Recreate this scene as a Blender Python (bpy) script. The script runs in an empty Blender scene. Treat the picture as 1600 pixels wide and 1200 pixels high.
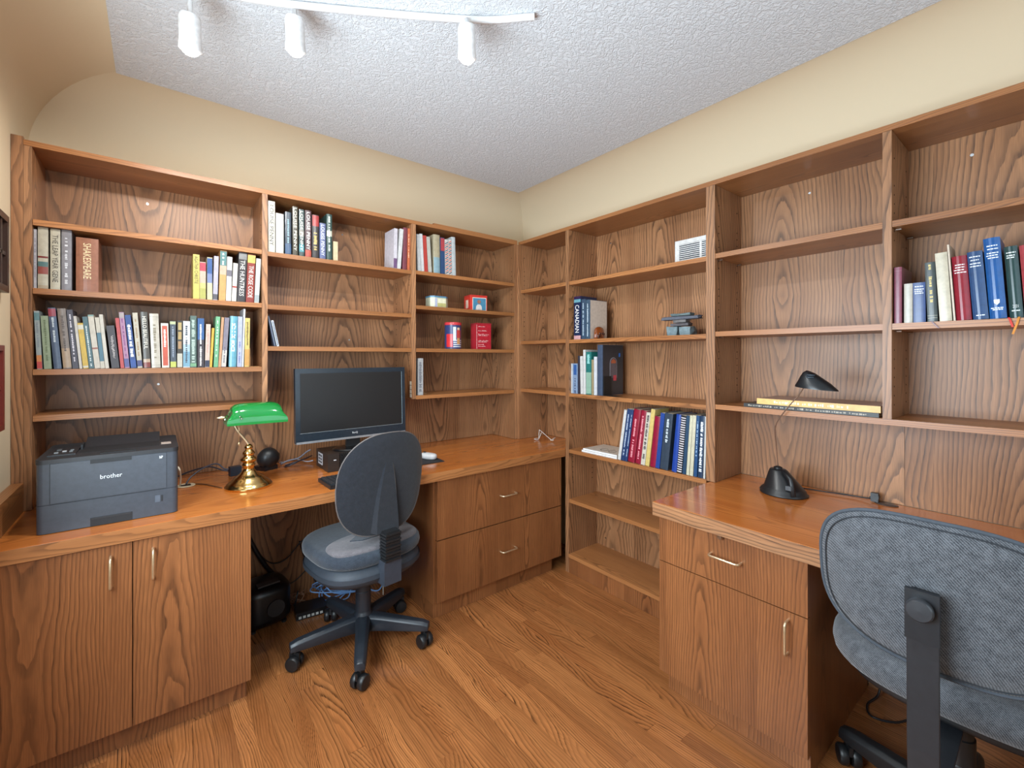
import bpy, bmesh, math, random
from mathutils import Vector, Matrix, Euler
SC = bpy.context.scene
COL = SC.collection
PI = math.pi

# ------------------------------------------------------------------ camera
# world: X along the long desk wall (right = +X), Y towards that wall, Z up, metres.
# origin = floor point under the line where the fronts of the two bookcases meet.
cam_d = bpy.data.cameras.new('camera')
cam = bpy.data.objects.new('camera', cam_d); COL.objects.link(cam)
cam.location = (-1.9869, -2.4167, 1.3263)
cam.rotation_euler = (PI/2, 0, 0.8974 - PI/2)
cam_d.sensor_width = 36.0
cam_d.lens = 696.2/1600*36.0
cam_d.shift_y = -(600-558.36)/1600
cam_d.clip_start = 0.02
SC.camera = cam

# ------------------------------------------------------------------ colour management
vs = SC.view_settings
vs.view_transform = 'Standard'; vs.look = 'None'; vs.gamma = 1.0; vs.use_curve_mapping = False
vs.exposure = 0.0
SC.cycles.use_denoising = True
SC.cycles.max_bounces = 10
SC.cycles.diffuse_bounces = 6
SC.cycles.glossy_bounces = 4
SC.cycles.sample_clamp_indirect = 6.0

# ------------------------------------------------------------------ world + daylight
w = bpy.data.worlds.new('world'); SC.world = w; w.use_nodes = True
w.node_tree.nodes['Background'].inputs[0].default_value = (0.80, 0.90, 1.0, 1)
w.node_tree.nodes['Background'].inputs[1].default_value = 1.0

def area(name, loc, rot, sx, sy, power, col, spread=PI):
    d = bpy.data.lights.new(name, 'AREA'); d.shape = 'RECTANGLE'; d.size = sx; d.size_y = sy
    d.energy = power; d.color = col; d.spread = spread
    o = bpy.data.objects.new(name, d); COL.objects.link(o); o.location = loc; o.rotation_euler = rot
    return o
# daylight entering by the window in the left wall and by the window behind the camera
area('daylight_left', (-2.36, -1.50, 1.32), (0, -PI/2, 0), 1.00, 1.30, 76, (0.76, 0.90, 1.0))
area('daylight_rear', (-1.05, -3.35, 1.50), (PI/2, 0, 0), 1.70, 1.35, 14, (0.76, 0.90, 1.0))

TRACK = [(-1.905, -0.72, 2.275), (-1.630, -0.83, 2.330), (-1.170, -1.150, 2.330)]   # lens centres of the track heads
SPOT_POWER = 28
# ------------------------------------------------------------------ helpers
RNG = random.Random(7)
OFF = {}          # world offset of each root (unrotated roots only)

def s2l(c):
    c = c/255.0
    return c/12.92 if c <= 0.04045 else ((c+0.055)/1.055)**2.4
def lin(rgb, k=1.0):
    return tuple(min(1.0, s2l(v)*k) for v in rgb) + (1.0,)

def tag(o, label=None, cat=None, group=None, kind=None):
    if label: o['label'] = label
    if cat: o['category'] = cat
    if group: o['group'] = group
    if kind: o['kind'] = kind
    return o
def thing(name, label, cat, loc=(0, 0, 0), rz=0.0, group=None, ry=0.0, kind=None):
    o = bpy.data.objects.new(name, None); COL.objects.link(o)
    o.empty_display_size = 0.05
    o.location = loc; o.rotation_euler = (0, ry, rz)
    OFF[o.name] = Vector(loc)
    return tag(o, label, cat, group, kind)
def link(name, me, mat=None, parent=None):
    o = bpy.data.objects.new(name, me); COL.objects.link(o)
    if mat is not None and not me.materials: me.materials.append(mat)
    if parent is not None: o.parent = parent
    return o
def from_bm(name, bm, mat, parent=None, smooth=False, auto=None):
    me = bpy.data.meshes.new(name); bm.normal_update(); bm.to_mesh(me); bm.free()
    if smooth:
        for p in me.polygons: p.use_smooth = True
        if auto: me.set_sharp_from_angle(angle=math.radians(auto))
    return link(name, me, mat, parent)

def bbox(bm, lo, hi, M=None):
    x0, y0, z0 = lo; x1, y1, z1 = hi
    v = [bm.verts.new(p) for p in ((x0,y0,z0),(x1,y0,z0),(x1,y1,z0),(x0,y1,z0),(x0,y0,z1),(x1,y0,z1),(x1,y1,z1),(x0,y1,z1))]
    f = [bm.faces.new([v[i] for i in q]) for q in ((3,2,1,0),(4,5,6,7),(0,1,5,4),(1,2,6,5),(2,3,7,6),(3,0,4,7))]
    if M is not None:
        for a in v: a.co = M @ a.co
    return v, f
def lathe(bm, prof, n=32, M=None, cap=True):
    rings = []
    for r, z in prof:
        rings.append([bm.verts.new((r*math.cos(2*PI*k/n), r*math.sin(2*PI*k/n), z)) for k in range(n)])
    for a, b in zip(rings, rings[1:]):
        for k in range(n):
            bm.faces.new((a[k], a[(k+1) % n], b[(k+1) % n], b[k]))
    if cap:
        if prof[0][0] > 1e-6: bm.faces.new(rings[0][::-1])
        if prof[-1][0] > 1e-6: bm.faces.new(rings[-1])
    if M is not None:
        for rg in rings:
            for v in rg: v.co = M @ v.co
def tube(bm, pts, r, n=8, cap=True):
    pts = [Vector(p) for p in pts]
    rr = r if isinstance(r, (list, tuple)) else [r]*len(pts)
    t0 = (pts[1]-pts[0]).normalized()
    up = Vector((0, 0, 1)) if abs(t0.z) < 0.9 else Vector((1, 0, 0))
    nrm = (up - t0*up.dot(t0)).normalized()
    rings = []
    for i, p in enumerate(pts):
        if i == 0: t = pts[1]-pts[0]
        elif i == len(pts)-1: t = pts[-1]-pts[-2]
        else: t = (pts[i+1]-pts[i]).normalized() + (pts[i]-pts[i-1]).normalized()
        if t.length < 1e-9: t = t0
        t = t.normalized()
        nrm = (nrm - t*nrm.dot(t))
        nrm = nrm.normalized() if nrm.length > 1e-6 else t.orthogonal().normalized()
        b = t.cross(nrm)
        rings.append([bm.verts.new(p + (nrm*math.cos(2*PI*k/n) + b*math.sin(2*PI*k/n))*rr[i]) for k in range(n)])
    for a, b in zip(rings, rings[1:]):
        for k in range(n): bm.faces.new((a[k], a[(k+1) % n], b[(k+1) % n], b[k]))
    if cap:
        bm.faces.new(rings[0][::-1]); bm.faces.new(rings[-1])
def spline(pts, n=8):
    P = [Vector(p) for p in pts]; P = [2*P[0]-P[1]] + P + [2*P[-1]-P[-2]]
    out = []
    for i in range(1, len(P)-2):
        a, b, c, d = P[i-1:i+3]
        for k in range(n):
            t = k/n
            out.append(0.5*((2*b) + (c-a)*t + (2*a-5*b+4*c-d)*t*t + (3*b-a-3*c+d)*t**3))
    out.append(P[-2]); return out
def prism(bm, poly, z0, z1, M=None):
    lo = [bm.verts.new((x, y, z0)) for x, y in poly]; hi = [bm.verts.new((x, y, z1)) for x, y in poly]
    n = len(poly)
    bm.faces.new(lo[::-1]); bm.faces.new(hi)
    for k in range(n): bm.faces.new((lo[k], lo[(k+1) % n], hi[(k+1) % n], hi[k]))
    if M is not None:
        for v in lo+hi: v.co = M @ v.co
def bevel(bm, w, seg=1, ang=30):
    es = [e for e in bm.edges if len(e.link_faces) == 2 and e.calc_face_angle(0) > math.radians(ang)]
    bmesh.ops.bevel(bm, geom=es, offset=w, segments=seg, affect='EDGES', profile=0.5, clamp_overlap=True)
def box(name, lo, hi, mat, parent=None, bev=0.0012, seg=1, M=None, world=False):
    bm = bmesh.new()
    if world and parent is not None:
        o = OFF[parent.name]; lo = Vector(lo)-o; hi = Vector(hi)-o
    bbox(bm, lo, hi, M)
    if bev: bevel(bm, bev, seg)
    return from_bm(name, bm, mat, parent)
AX = {'x': 0, 'y': 1, 'z': 2}
def wbox(name, lo, hi, mat, parent=None, grain='z', bev=0.0012, off=None, world=True, face_u=None):
    """a board: box whose UV map runs in metres, V along the grain and U across it"""
    lo = Vector(lo); hi = Vector(hi)
    o = Vector((0, 0, 0))
    if world and parent is not None: o = OFF.get(parent.name, o)
    bm = bmesh.new(); bbox(bm, lo-o, hi-o)
    if bev: bevel(bm, bev)
    uvl = bm.loops.layers.uv.new('grain')
    g = AX[grain]
    if off is None: off = (RNG.uniform(0, 40), RNG.uniform(0, 40))
    bm.normal_update()
    for f in bm.faces:
        n = max(range(3), key=lambda i: abs(f.normal[i]))
        if n == g:
            a, b = [i for i in range(3) if i != g]
            for l in f.loops:
                p = l.vert.co + o; l[uvl].uv = (p[a]*1.0 + off[0], p[b]*0.25 + off[1])
        else:
            a = [i for i in range(3) if i != g and i != n][0]
            for l in f.loops:
                p = l.vert.co + o; l[uvl].uv = (p[a] + off[0] + (0.13 if n == 2 else 0), p[g] + off[1])
    return from_bm(name, bm, mat, parent)

# ------------------------------------------------------------------ materials
class NT:
    def __init__(s, name):
        s.m = bpy.data.materials.new(name); s.m.use_nodes = True
        s.t = s.m.node_tree; s.b = s.t.nodes['Principled BSDF']
    def n(s, typ, **kw):
        nd = s.t.nodes.new(typ)
        for k, v in kw.items(): setattr(nd, k, v)
        return nd
    def l(s, a, b): s.t.links.new(a, b)
    def math(s, op, a, b=None, c=None):
        nd = s.n('ShaderNodeMath', operation=op)
        for i, x in enumerate((a, b, c)):
            if x is None: continue
            if isinstance(x, (int, float)): nd.inputs[i].default_value = x
            else: s.l(x, nd.inputs[i])
        return nd.outputs[0]
    def comb(s, x, y, z=0.0):
        nd = s.n('ShaderNodeCombineXYZ')
        for i, v in enumerate((x, y, z)):
            if isinstance(v, (int, float)): nd.inputs[i].default_value = v
            else: s.l(v, nd.inputs[i])
        return nd.outputs[0]
    def noise(s, vec, scale=1.0, detail=2.0, rough=0.5):
        nd = s.n('ShaderNodeTexNoise'); nd.inputs['Scale'].default_value = scale
        nd.inputs['Detail'].default_value = detail; nd.inputs['Roughness'].default_value = rough
        if vec is not None: s.l(vec, nd.inputs['Vector'])
        return nd.outputs['Fac']
    def ramp(s, fac, stops, interp='LINEAR'):
        nd = s.n('ShaderNodeValToRGB'); r = nd.color_ramp; r.interpolation = interp
        while len(r.elements) < len(stops): r.elements.new(0.5)
        for e, (p, c) in zip(r.elements, stops):
            e.position = p; e.color = c if len(c) == 4 else tuple(c)+(1,)
        s.l(fac, nd.inputs[0]); return nd.outputs[0]
    def mix(s, fac, a, b, mode='MIX'):
        nd = s.n('ShaderNodeMix', data_type='RGBA', blend_type=mode)
        for sock, v in ((nd.inputs[0], fac), (nd.inputs[6], a), (nd.inputs[7], b)):
            if isinstance(v, (int, float)): sock.default_value = v
            elif isinstance(v, tuple): sock.default_value = v
            else: s.l(v, sock)
        return nd.outputs[2]
    def bump(s, h, dist=0.001, strength=0.3):
        nd = s.n('ShaderNodeBump'); nd.inputs['Distance'].default_value = dist; nd.inputs['Strength'].default_value = strength
        s.l(h, nd.inputs['Height']); s.l(nd.outputs[0], s.b.inputs['Normal'])
    def set(s, **kw):
        for k, v in kw.items():
            s.b.inputs[k.replace('_', ' ')].default_value = v
        return s.m

def G(v): return (v, v, v, 1.0)
def wood(name, light, mid, dark, leaf=0.375, ring=0.0105, slope=0.085, rough=0.34, line=0.85, per_object=False, pore=0.5, wob=0.05, coat=0.0, dn=0.05):
    t = NT(name)
    uv = t.n('ShaderNodeUVMap', uv_map='grain').outputs[0]
    sep = t.n('ShaderNodeSeparateXYZ'); t.l(uv, sep.inputs[0]); u, v = sep.outputs[0], sep.outputs[1]
    if per_object:
        rnd = t.n('ShaderNodeObjectInfo').outputs['Random']
        cell = t.math('MULTIPLY', rnd, 977.0)
        x = t.math('ADD', u, t.math('MULTIPLY', t.math('SUBTRACT', rnd, 0.5), leaf))
    else:
        cell = t.math('FLOOR', t.math('DIVIDE', u, leaf))
        x = t.math('SUBTRACT', u, t.math('MULTIPLY', t.math('ADD', cell, 0.5), leaf))
    wn = t.n('ShaderNodeTexWhiteNoise', noise_dimensions='1D'); t.l(cell, wn.inputs['W']); r1 = wn.outputs['Value']
    wn2 = t.n('ShaderNodeTexWhiteNoise', noise_dimensions='1D'); t.l(t.math('ADD', cell, 31.7), wn2.inputs['W']); r2 = wn2.outputs['Value']
    x = t.math('ADD', x, t.math('MULTIPLY', t.math('SUBTRACT', r1, 0.5), leaf*0.3))
    # slow wander of the grain
    nz = t.noise(t.comb(t.math('MULTIPLY', u, 4.0), t.math('MULTIPLY', v, 1.6), t.math('MULTIPLY', cell, 3.1)), 1.0, 2.0, 0.5)
    nz2 = t.noise(t.comb(t.math('MULTIPLY', u, 28.0), t.math('MULTIPLY', v, 7.0), t.math('MULTIPLY', cell, 1.7)), 1.0, 2.0, 0.5)
    x = t.math('ADD', x, t.math('MULTIPLY', t.math('SUBTRACT', nz, 0.5), wob))
    vv = t.math('PINGPONG', t.math('ADD', v, t.math('MULTIPLY', r2, 5.0)), 1.35)
    d = t.math('ADD', t.math('MULTIPLY', vv, slope), t.math('MULTIPLY', nz, dn))
    d = t.math('ADD', d, t.math('MULTIPLY', nz2, 0.008))
    r = t.math('SQRT', t.math('ADD', t.math('MULTIPLY', x, x), t.math('MULTIPLY', d, d)))
    if per_object:      # every strip has its own ring width
        r = t.math('MULTIPLY', r, t.math('ADD', 0.65, t.math('MULTIPLY', r1, 1.0)))
    ringv = t.math('ADD', t.math('DIVIDE', r, ring), t.math('MULTIPLY', nz2, 0.35))
    fr = t.math('FRACT', ringv)
    fl = t.math('FLOOR', ringv)
    wn3 = t.n('ShaderNodeTexWhiteNoise', noise_dimensions='1D'); t.l(t.math('ADD', fl, t.math('MULTIPLY', cell, 13.0)), wn3.inputs['W'])
    amp = t.math('ADD', 0.55, t.math('MULTIPLY', wn3.outputs['Value'], 0.45))
    if per_object:
        amp = t.math('ADD', 0.36, t.math('MULTIPLY', t.math('POWER', wn3.outputs['Value'], 1.1), 0.72))
        amp = t.math('MULTIPLY', amp, t.math('ADD', 0.72, t.math('MULTIPLY', r2, 0.45)))
    saw = t.ramp(fr, [(0.0, G(1)), (0.15, G(0.92)), (0.34, G(0.38)), (0.62, G(0.08)), (0.94, G(0.0)), (1.0, G(1))], 'LINEAR')
    # fine pores, long along the grain
    p1 = t.noise(t.comb(t.math('MULTIPLY', u, 420.0), t.math('MULTIPLY', v, 11.0), cell), 1.0, 2.0, 0.6)
    p2 = t.ramp(p1, [(0.42, G(0)), (0.62, G(1))])
    lineamt = t.math('MULTIPLY', t.math('MULTIPLY', saw, amp), t.math('ADD', 0.62, t.math('MULTIPLY', p2, 0.38)))
    lineamt = t.math('MULTIPLY', lineamt, line)
    tone = t.noise(t.comb(t.math('MULTIPLY', u, 7.0), t.math('MULTIPLY', v, 1.1), t.math('MULTIPLY', cell, 5.3)), 1.0, 2.0, 0.5)
    base = t.mix(t.ramp(tone, [(0.3, G(0)), (0.7, G(1))]), light, mid)
    wn4 = t.math('MULTIPLY', t.math('SUBTRACT', r1, 0.5), 0.20)
    c = t.mix(lineamt, base, dark)
    c = t.mix(t.math('MULTIPLY', t.math('SUBTRACT', 1.0, p2), pore*0.42), c, t.mix(0.62, base, dark))
    hsv = t.n('ShaderNodeHueSaturation'); t.l(c, hsv.inputs['Color']); t.l(t.math('ADD', 1.0, wn4), hsv.inputs['Value'])
    if per_object:
        t.l(t.math('ADD', 0.88, t.math('MULTIPLY', r2, 0.24)), hsv.inputs['Value'])
    t.l(hsv.outputs[0], t.b.inputs['Base Color'])
    t.bump(t.math('SUBTRACT', 1.0, lineamt), 0.0004, 0.25)
    t.set(Roughness=rough, Coat_Weight=coat, Coat_Roughness=0.15 if rough < 0.3 else 0.3)
    return t.m
_cm = {}
def cm(rgb, rough=0.5, metal=0.0, k=1.0, spec=0.5, var=0.0, coat=0.0):
    """plain coloured material with a trace of unevenness"""
    key = (tuple(rgb), rough, metal, k, spec, var, coat)
    if key in _cm: return _cm[key]
    t = NT('paint_%d_%d_%d' % tuple(rgb))
    col = lin(rgb, k)
    tc = t.n('ShaderNodeTexCoord').outputs['Object']
    nz = t.noise(tc, 60.0, 3.0, 0.6)
    dk = tuple(v*(0.80 - var) for v in col[:3]) + (1,)
    c = t.mix(t.ramp(nz, [(0.35, G(0)), (0.75, G(1))]), col, dk)
    t.l(c, t.b.inputs['Base Color'])
    t.set(Roughness=rough, Metallic=metal, Specular_IOR_Level=spec, Coat_Weight=coat)
    _cm[key] = t.m; return t.m
def fabric(name, a, b, scale=900.0, rough=0.95, wave=130.0):
    t = NT(name); tc = t.n('ShaderNodeTexCoord').outputs['Object']
    n1 = t.noise(tc, 55.0, 3.0, 0.65)
    n2 = t.noise(tc, scale, 2.0, 0.7)
    wv = t.n('ShaderNodeTexWave', wave_type='BANDS', bands_direction='DIAGONAL'); t.l(tc, wv.inputs['Vector'])
    wv.inputs['Scale'].default_value = wave; wv.inputs['Distortion'].default_value = 1.5; wv.inputs['Detail'].default_value = 1.0; wv.inputs['Detail Scale'].default_value = 4.0
    f = t.math('ADD', t.math('MULTIPLY', n1, 0.35), t.math('ADD', t.math('MULTIPLY', n2, 0.45), t.math('MULTIPLY', wv.outputs['Fac'], 0.25)))
    c = t.ramp(f, [(0.34, lin(a)), (0.70, lin(b))])
    t.l(c, t.b.inputs['Base Color']); t.bump(f, 0.0012, 0.5)
    t.set(Roughness=rough, Sheen_Weight=0.25, Sheen_Roughness=0.5, Specular_IOR_Level=0.2)
    return t.m

M_OAK   = wood('oak_veneer', lin((180,130,90)), lin((152,104,68)), lin((50,29,17)), ring=0.0125, slope=0.10, line=1.0, pore=1.0, wob=0.07, rough=0.42)
M_OAKF  = wood('oak_door_veneer', lin((160,102,60)), lin((136,83,47)), lin((58,32,17)), leaf=0.34, ring=0.0085, slope=0.045, line=0.9, rough=0.36, pore=1.0, wob=0.025)
M_OAKS  = wood('oak_solid_edge', lin((178,120,72)), lin((150,96,54)), lin((80,46,24)), leaf=0.22, ring=0.006, slope=0.03, line=0.8, rough=0.36)
M_TOP   = wood('oak_worktop', lin((208,126,58)), lin((180,100,42)), lin((96,48,20)), leaf=0.24, ring=0.010, slope=0.05, line=0.6, rough=0.2, coat=0.3)
M_FLOOR = wood('oak_floor', lin((182,118,68)), lin((150,91,49)), lin((46,25,12)), leaf=0.09, ring=0.0092, slope=0.10, line=1.0, rough=0.27, per_object=True, wob=0.10, coat=0.2, pore=1.0, dn=0.06)
M_WHITE = cm((232,232,230), 0.45)
M_BLACK = cm((26,27,29), 0.42)
M_BLACKG = cm((20,20,22), 0.2)
M_BRASS = cm((222,190,126), 0.16, metal=1.0)
M_BRASSH = cm((236,214,176), 0.3, metal=0.85)
M_CHROME = cm((200,200,200), 0.2, metal=1.0)

def wall_paint():
    t = NT('beige_wall_paint'); tc = t.n('ShaderNodeTexCoord').outputs['Object']
    n = t.noise(tc, 1.4, 2.0, 0.5)
    t.l(t.mix(n, lin((220,202,172)), lin((214,196,166))), t.b.inputs['Base Color'])
    t.bump(t.noise(tc, 260.0, 3.0, 0.6), 0.0006, 0.15); t.set(Roughness=0.7, Specular_IOR_Level=0.3)
    return t.m
def ceil_tex():
    t = NT('white_textured_ceiling'); tc = t.n('ShaderNodeTexCoord').outputs['Object']
    v1 = t.noise(tc, 46.0, 4.0, 0.62)
    v2 = t.noise(tc, 90.0, 3.0, 0.6)
    h = t.math('ADD', t.ramp(v1, [(0.42, G(0)), (0.52, G(1)), (0.60, G(0.2)), (0.75, G(0.7))]), t.math('MULTIPLY', v2, 0.5))
    t.b.inputs['Base Color'].default_value = lin((215,217,220)); t.bump(h, 0.005, 0.55); t.set(Roughness=0.8, Specular_IOR_Level=0.3)
    return t.m
M_WALL = wall_paint(); M_CEIL = ceil_tex()
# ------------------------------------------------------------------ room shell
XL, XR, YB, YF = -2.405, 0.280, 0.280, -3.40
ZC, RC = 2.480, 0.29
def struct(o, label=None, cat=None): return tag(o, label, cat, kind='structure')

fl = thing('floor', 'varnished oak strip floor', 'floor', (0, 0, 0), kind='structure')
box('floor_base', (XL-0.05, YF-0.05, -0.06), (XR+0.05, YB+0.05, -0.012), cm((70,44,26), 0.7), fl, bev=0)
rf = random.Random(11)
PW = 0.0572
x = XL + 0.004; row = 0
while x < 0.26:
    x1 = min(x+PW, 0.279)
    y = YF - rf.uniform(0.0, 0.6)
    while y < YB:
        L = rf.uniform(0.45, 1.35)
        y0, y1 = max(y, YF), min(y+L, 0.27)
        if y1-y0 > 0.03:
            dz = rf.uniform(-0.0004, 0.0004)
            wbox('floor_plank', (x+0.0003, y0+0.0003, -0.012), (x1-0.0003, y1-0.0003, dz), M_FLOOR, fl, 'y', bev=0.0009, off=(-(x+x1)/2, rf.uniform(0, 9)))
        y += L
        if y > 0.27: break
    x += PW; row += 1

def wall_profile(name, label, axis, pos, a0, a1, sign, hole=None):
    """wall with a coved top: profile extruded along the wall. sign = direction into the room"""
    bm = bmesh.new()
    prof = [(0.0, 0.0), (0.0, ZC-RC)]
    for k in range(1, 13):
        a = k/12*PI/2
        prof.append((RC*(1-math.cos(a)), ZC-RC+RC*math.sin(a)))
    prof.append((RC+0.03, ZC)); prof.append((RC+0.03, ZC+0.06)); prof.append((-0.06, ZC+0.06)); prof.append((-0.06, 0.0))
    def P(d, z, a): return (pos+sign*d, a, z) if axis == 'x' else (a, pos+sign*d, z)
    A = [bm.verts.new(P(d, z, a0)) for d, z in prof]; B = [bm.verts.new(P(d, z, a1)) for d, z in prof]
    n = len(prof)
    for k in range(n): bm.faces.new((A[k], A[(k+1) % n], B[(k+1) % n], B[k]))
    bm.faces.new(A); bm.faces.new(B)
    bmesh.ops.recalc_face_normals(bm, faces=bm.faces)
    o = from_bm(name, bm, M_WALL, None, smooth=True, auto=40)
    return struct(o, label, 'wall')
wall_profile('wall_back', 'beige painted wall with coved top above the printer bookcase', 'y', YB, XL-0.06, XR+0.06, -1)
wall_profile('wall_right', 'beige painted wall with coved top above the right bookcase', 'x', XR, YF-0.06, YB+0.06, -1)
wall_profile('wall_left', 'beige painted wall at the left edge with picture frames', 'x', XL, YF-0.06, YB+0.06, 1)
wall_profile('wall_rear', 'beige painted wall behind the viewer', 'y', YF, XL-0.06, XR+0.06, 1)
bm = bmesh.new(); bbox(bm, (XL+RC, YF+RC, ZC-0.004), (XR-RC, YB-RC, ZC+0.05)); bevel(bm, 0.003)
struct(from_bm('ceiling', bm, M_CEIL), 'white textured plaster ceiling with a straight edge at the cove', 'ceiling')

# windows that let the daylight in (outside the picture)
def window(name, axis, pos, a0, a1, z0, z1, sign, label):
    r = thing(name, label, 'window', (pos, (a0+a1)/2, z0) if axis == 'x' else ((a0+a1)/2, pos, z0), kind='structure')
    def B(nm, d0, d1, b0, b1, c0, c1, m):
        d0, d1 = sorted((pos+sign*d0, pos+sign*d1))
        lo, hi = ((d0, b0, c0), (d1, b1, c1)) if axis == 'x' else ((b0, d0, c0), (b1, d1, c1))
        return box(nm, lo, hi, m, r, 0.002, world=True)
    B('window_frame', 0.0, 0.03, a0-0.06, a0, z0-0.06, z1+0.06, M_WHITE); B('window_frame', 0.0, 0.03, a1, a1+0.06, z0-0.06, z1+0.06, M_WHITE)
    B('window_frame', 0.0, 0.03, a0, a1, z1, z1+0.06, M_WHITE); B('window_sill', 0.0, 0.035, a0, a1, z0-0.06, z0, M_WHITE)
    B('window_pane', 0.001, 0.006, a0, a1, z0, z1, cm((205,222,235), 0.08))
window('window_1', 'x', XL, -2.15, -0.85, 0.82, 1.82, 1, 'white framed window in the left wall')
window('window_2', 'y', YF, -1.90, -0.20, 0.85, 2.15, 1, 'white framed window in the rear wall')

# ------------------------------------------------------------------ bookcase along the back wall
DA = 0.262          # inner depth to the back panel
bk = thing('bookcase', 'oak wall bookcase above the printer, lamp and monitor desk', 'bookcase', (-1.19, 0.13, 0.757))
def bA(nm, lo, hi, g='z', m=M_OAK, **kw): return wbox(nm, lo, hi, m, bk, g, **kw)
voff = (3.02, 0.4)
for x0, x1 in ((-2.352, -1.580), (-1.580, -0.800), (-0.800, -0.035)):
    bA('back_panel', (x0+0.0004, DA, 0.757), (x1-0.0004, 0.277, 2.113), off=(RNG.uniform(0, 9), RNG.uniform(0, 9)))
bA('side_panel', (-2.372, 0.0, 0.757), (-2.350, DA-0.0005, 2.113)); bA('side_panel', (-0.035, 0.0, 0.757), (-0.0135, DA-0.0005, 2.113))
bA('filler_strip', (-2.404, 0.001, 0.757), (-2.3725, 0.02, 2.145), off=(0.25+0.375*5+2.404, 2.0))
ZDB = 1.087
bA('divider', (-1.591, 0.0, ZDB), (-1.568, DA-0.0005, 2.113)); bA('divider', (-0.813, 0.0, ZDB-0.006), (-0.787, DA-0.0005, 2.113))
bA('top_board', (-2.372, -0.001, 2.1135), (-0.0135, 0.277, 2.134), 'x', M_OAKS)
bA('top_strip', (-0.667, 0.0, 2.1345), (-0.0135, 0.03, 2.1435), 'x', M_OAKS)
TS = 0.0215
for (x0, x1), zs in (((-2.349, -1.592), (1.8436, 1.5863, 1.281, 1.1072)), ((-1.567, -0.814), (1.8383, 1.5819, 1.3801)), ((-0.786, -0.036), (1.8421, 1.6358, 1.3798, 1.0991))):
    for z in zs: bA('shelf', (x0, 0.003, z-TS), (x1, DA-0.001, z), 'x', M_OAKS)
def holes(par, pts, nrm, r=0.0032, nm='pin_holes', m=None):
    bm = bmesh.new(); o = OFF[par.name]
    q = Vector(nrm).to_track_quat('Z', 'Y').to_matrix().to_4x4()
    for p in pts:
        lathe(bm, [(r, 0.0), (r*0.9, 0.0006)], 8, Matrix.Translation(Vector(p)-o) @ q)
    return tag(from_bm(nm, bm, m or cm((36,22,14), 0.8), par), kind='stuff')
holes(bk, [(-0.0352, y, 1.16+0.032*k) for k in range(28) for y in (0.035, 0.215) if k % 9 not in (7, 8)], (-1, 0, 0))
holes(bk, [(-1.5912, y, 1.20+0.032*k) for k in range(26) for y in (0.035,) if k % 9 not in (7, 8)], (-1, 0, 0))
holes(bk, [(-0.8132, y, 1.18+0.032*k) for k in range(26) for y in (0.035, 0.215) if k % 9 not in (7, 8)], (-1, 0, 0))
holes(bk, [(x, DA-0.0002, z) for x, z in ((-2.02, 2.04), (-1.98, 1.20), (-1.98, 1.07), (-1.13, 2.05), (-1.09, 1.43), (-0.42, 2.05))], (0, -1, 0), 0.006, 'screws', M_CHROME)
for k in range(4):
    box('white_tab', (-0.8142, 0.004, 1.090+k*0.0245), (-0.8131, 0.026, 1.111+k*0.0245), cm((235,225,205), 0.5), bk, 0.0002, world=True)

# ------------------------------------------------------------------ bookcase along the right wall
bb = thing('bookcase', 'tall oak bookcase along the right wall with an air vent and open shelves', 'bookcase', (0.13, -1.3, 0.0))
def bB(nm, lo, hi, g='z', m=M_OAK, **kw): return wbox(nm, lo, hi, m, bb, g, **kw)
DB = 0.262
Y1a, Y1b = -0.4425, -0.488; Y1a = -0.4600
Y2a, Y2b = -1.3650, -1.4070
Y3a, Y3b = -2.0060, -2.0310
Y4a, Y4b = -2.6500, -2.6750
for y0, y1, z0 in ((-0.4595, -0.0005, 0.757), (-1.3845, -0.4605, 0.0), (-2.0185, -1.3855, 0.757), (-2.675, -2.0195, 0.757)):
    bB('back_panel', (DB, y0, z0), (0.277, y1, 2.113), off=(RNG.uniform(0, 9), RNG.uniform(0, 9)))
bB('side_panel', (-0.013, -0.020, 0.757), (DB-0.0005, -0.0005, 2.113))
bB('divider', (0.0, -0.4880, 0.0), (DB-0.0005, -0.4600, 2.113))
bB('divider', (0.0, Y2b, 0.757), (DB-0.0005, Y2a, 2.113))
bB('side_panel', (0.0, Y2b, 0.0), (DB-0.0005, Y2a, 0.709))
bB('divider', (0.0, Y3b, 1.112), (DB-0.0005, Y3a, 2.113))
bB('side_panel', (0.0, Y4b, 0.757), (DB-0.0005, Y4a, 2.113))
bB('top_board', (-0.001, Y4b, 2.1135), (0.277, -0.0005, 2.134), 'y', M_OAKS)
for (y0, y1), zs in (((-0.4595, -0.0205), (1.794, 1.4383, 1.1086)), ((Y2a+0.0005, -0.4885), (1.794, 1.4348, 1.1049, 0.7592, 0.4529)), ((Y3a+0.0005, Y2b-0.0005), (1.7987, 1.4432)), ((Y4a+0.0005, Y3b-0.0005), (1.7987, 1.4432))):
    for z in zs: bB('shelf', (0.003, y0, z-TS), (DB-0.001, y1, z), 'y', M_OAKS)
bB('shelf', (0.003, Y4a+0.0005, 1.112-TS), (DB-0.001, Y2b-0.0005, 1.1115), 'y', M_OAKS)
bB('bottom_shelf', (-0.002, Y2a+0.0005, 0.094), (DB-0.001, -0.4885, 0.1154), 'y', M_OAKS)
bB('toe_kick', (0.004, Y2a+0.0005, 0.0), (0.02, -0.4885, 0.0935), 'z', M_OAKF)
holes(bb, [(x, -0.0203, 1.16+0.032*k) for k in range(28) for x in (0.035, 0.215) if k % 9 not in (7, 8)], (0, -1, 0))
holes(bb, [(x, -0.4883, 0.55+0.032*k) for k in range(46) for x in (0.035, 0.215) if k % 9 not in (7, 8)], (0, -1, 0))
holes(bb, [(x, Y2b-0.0003, 1.16+0.032*k) for k in range(28) for x in (0.035, 0.215) if k % 9 not in (7, 8)], (0, -1, 0))
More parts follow.
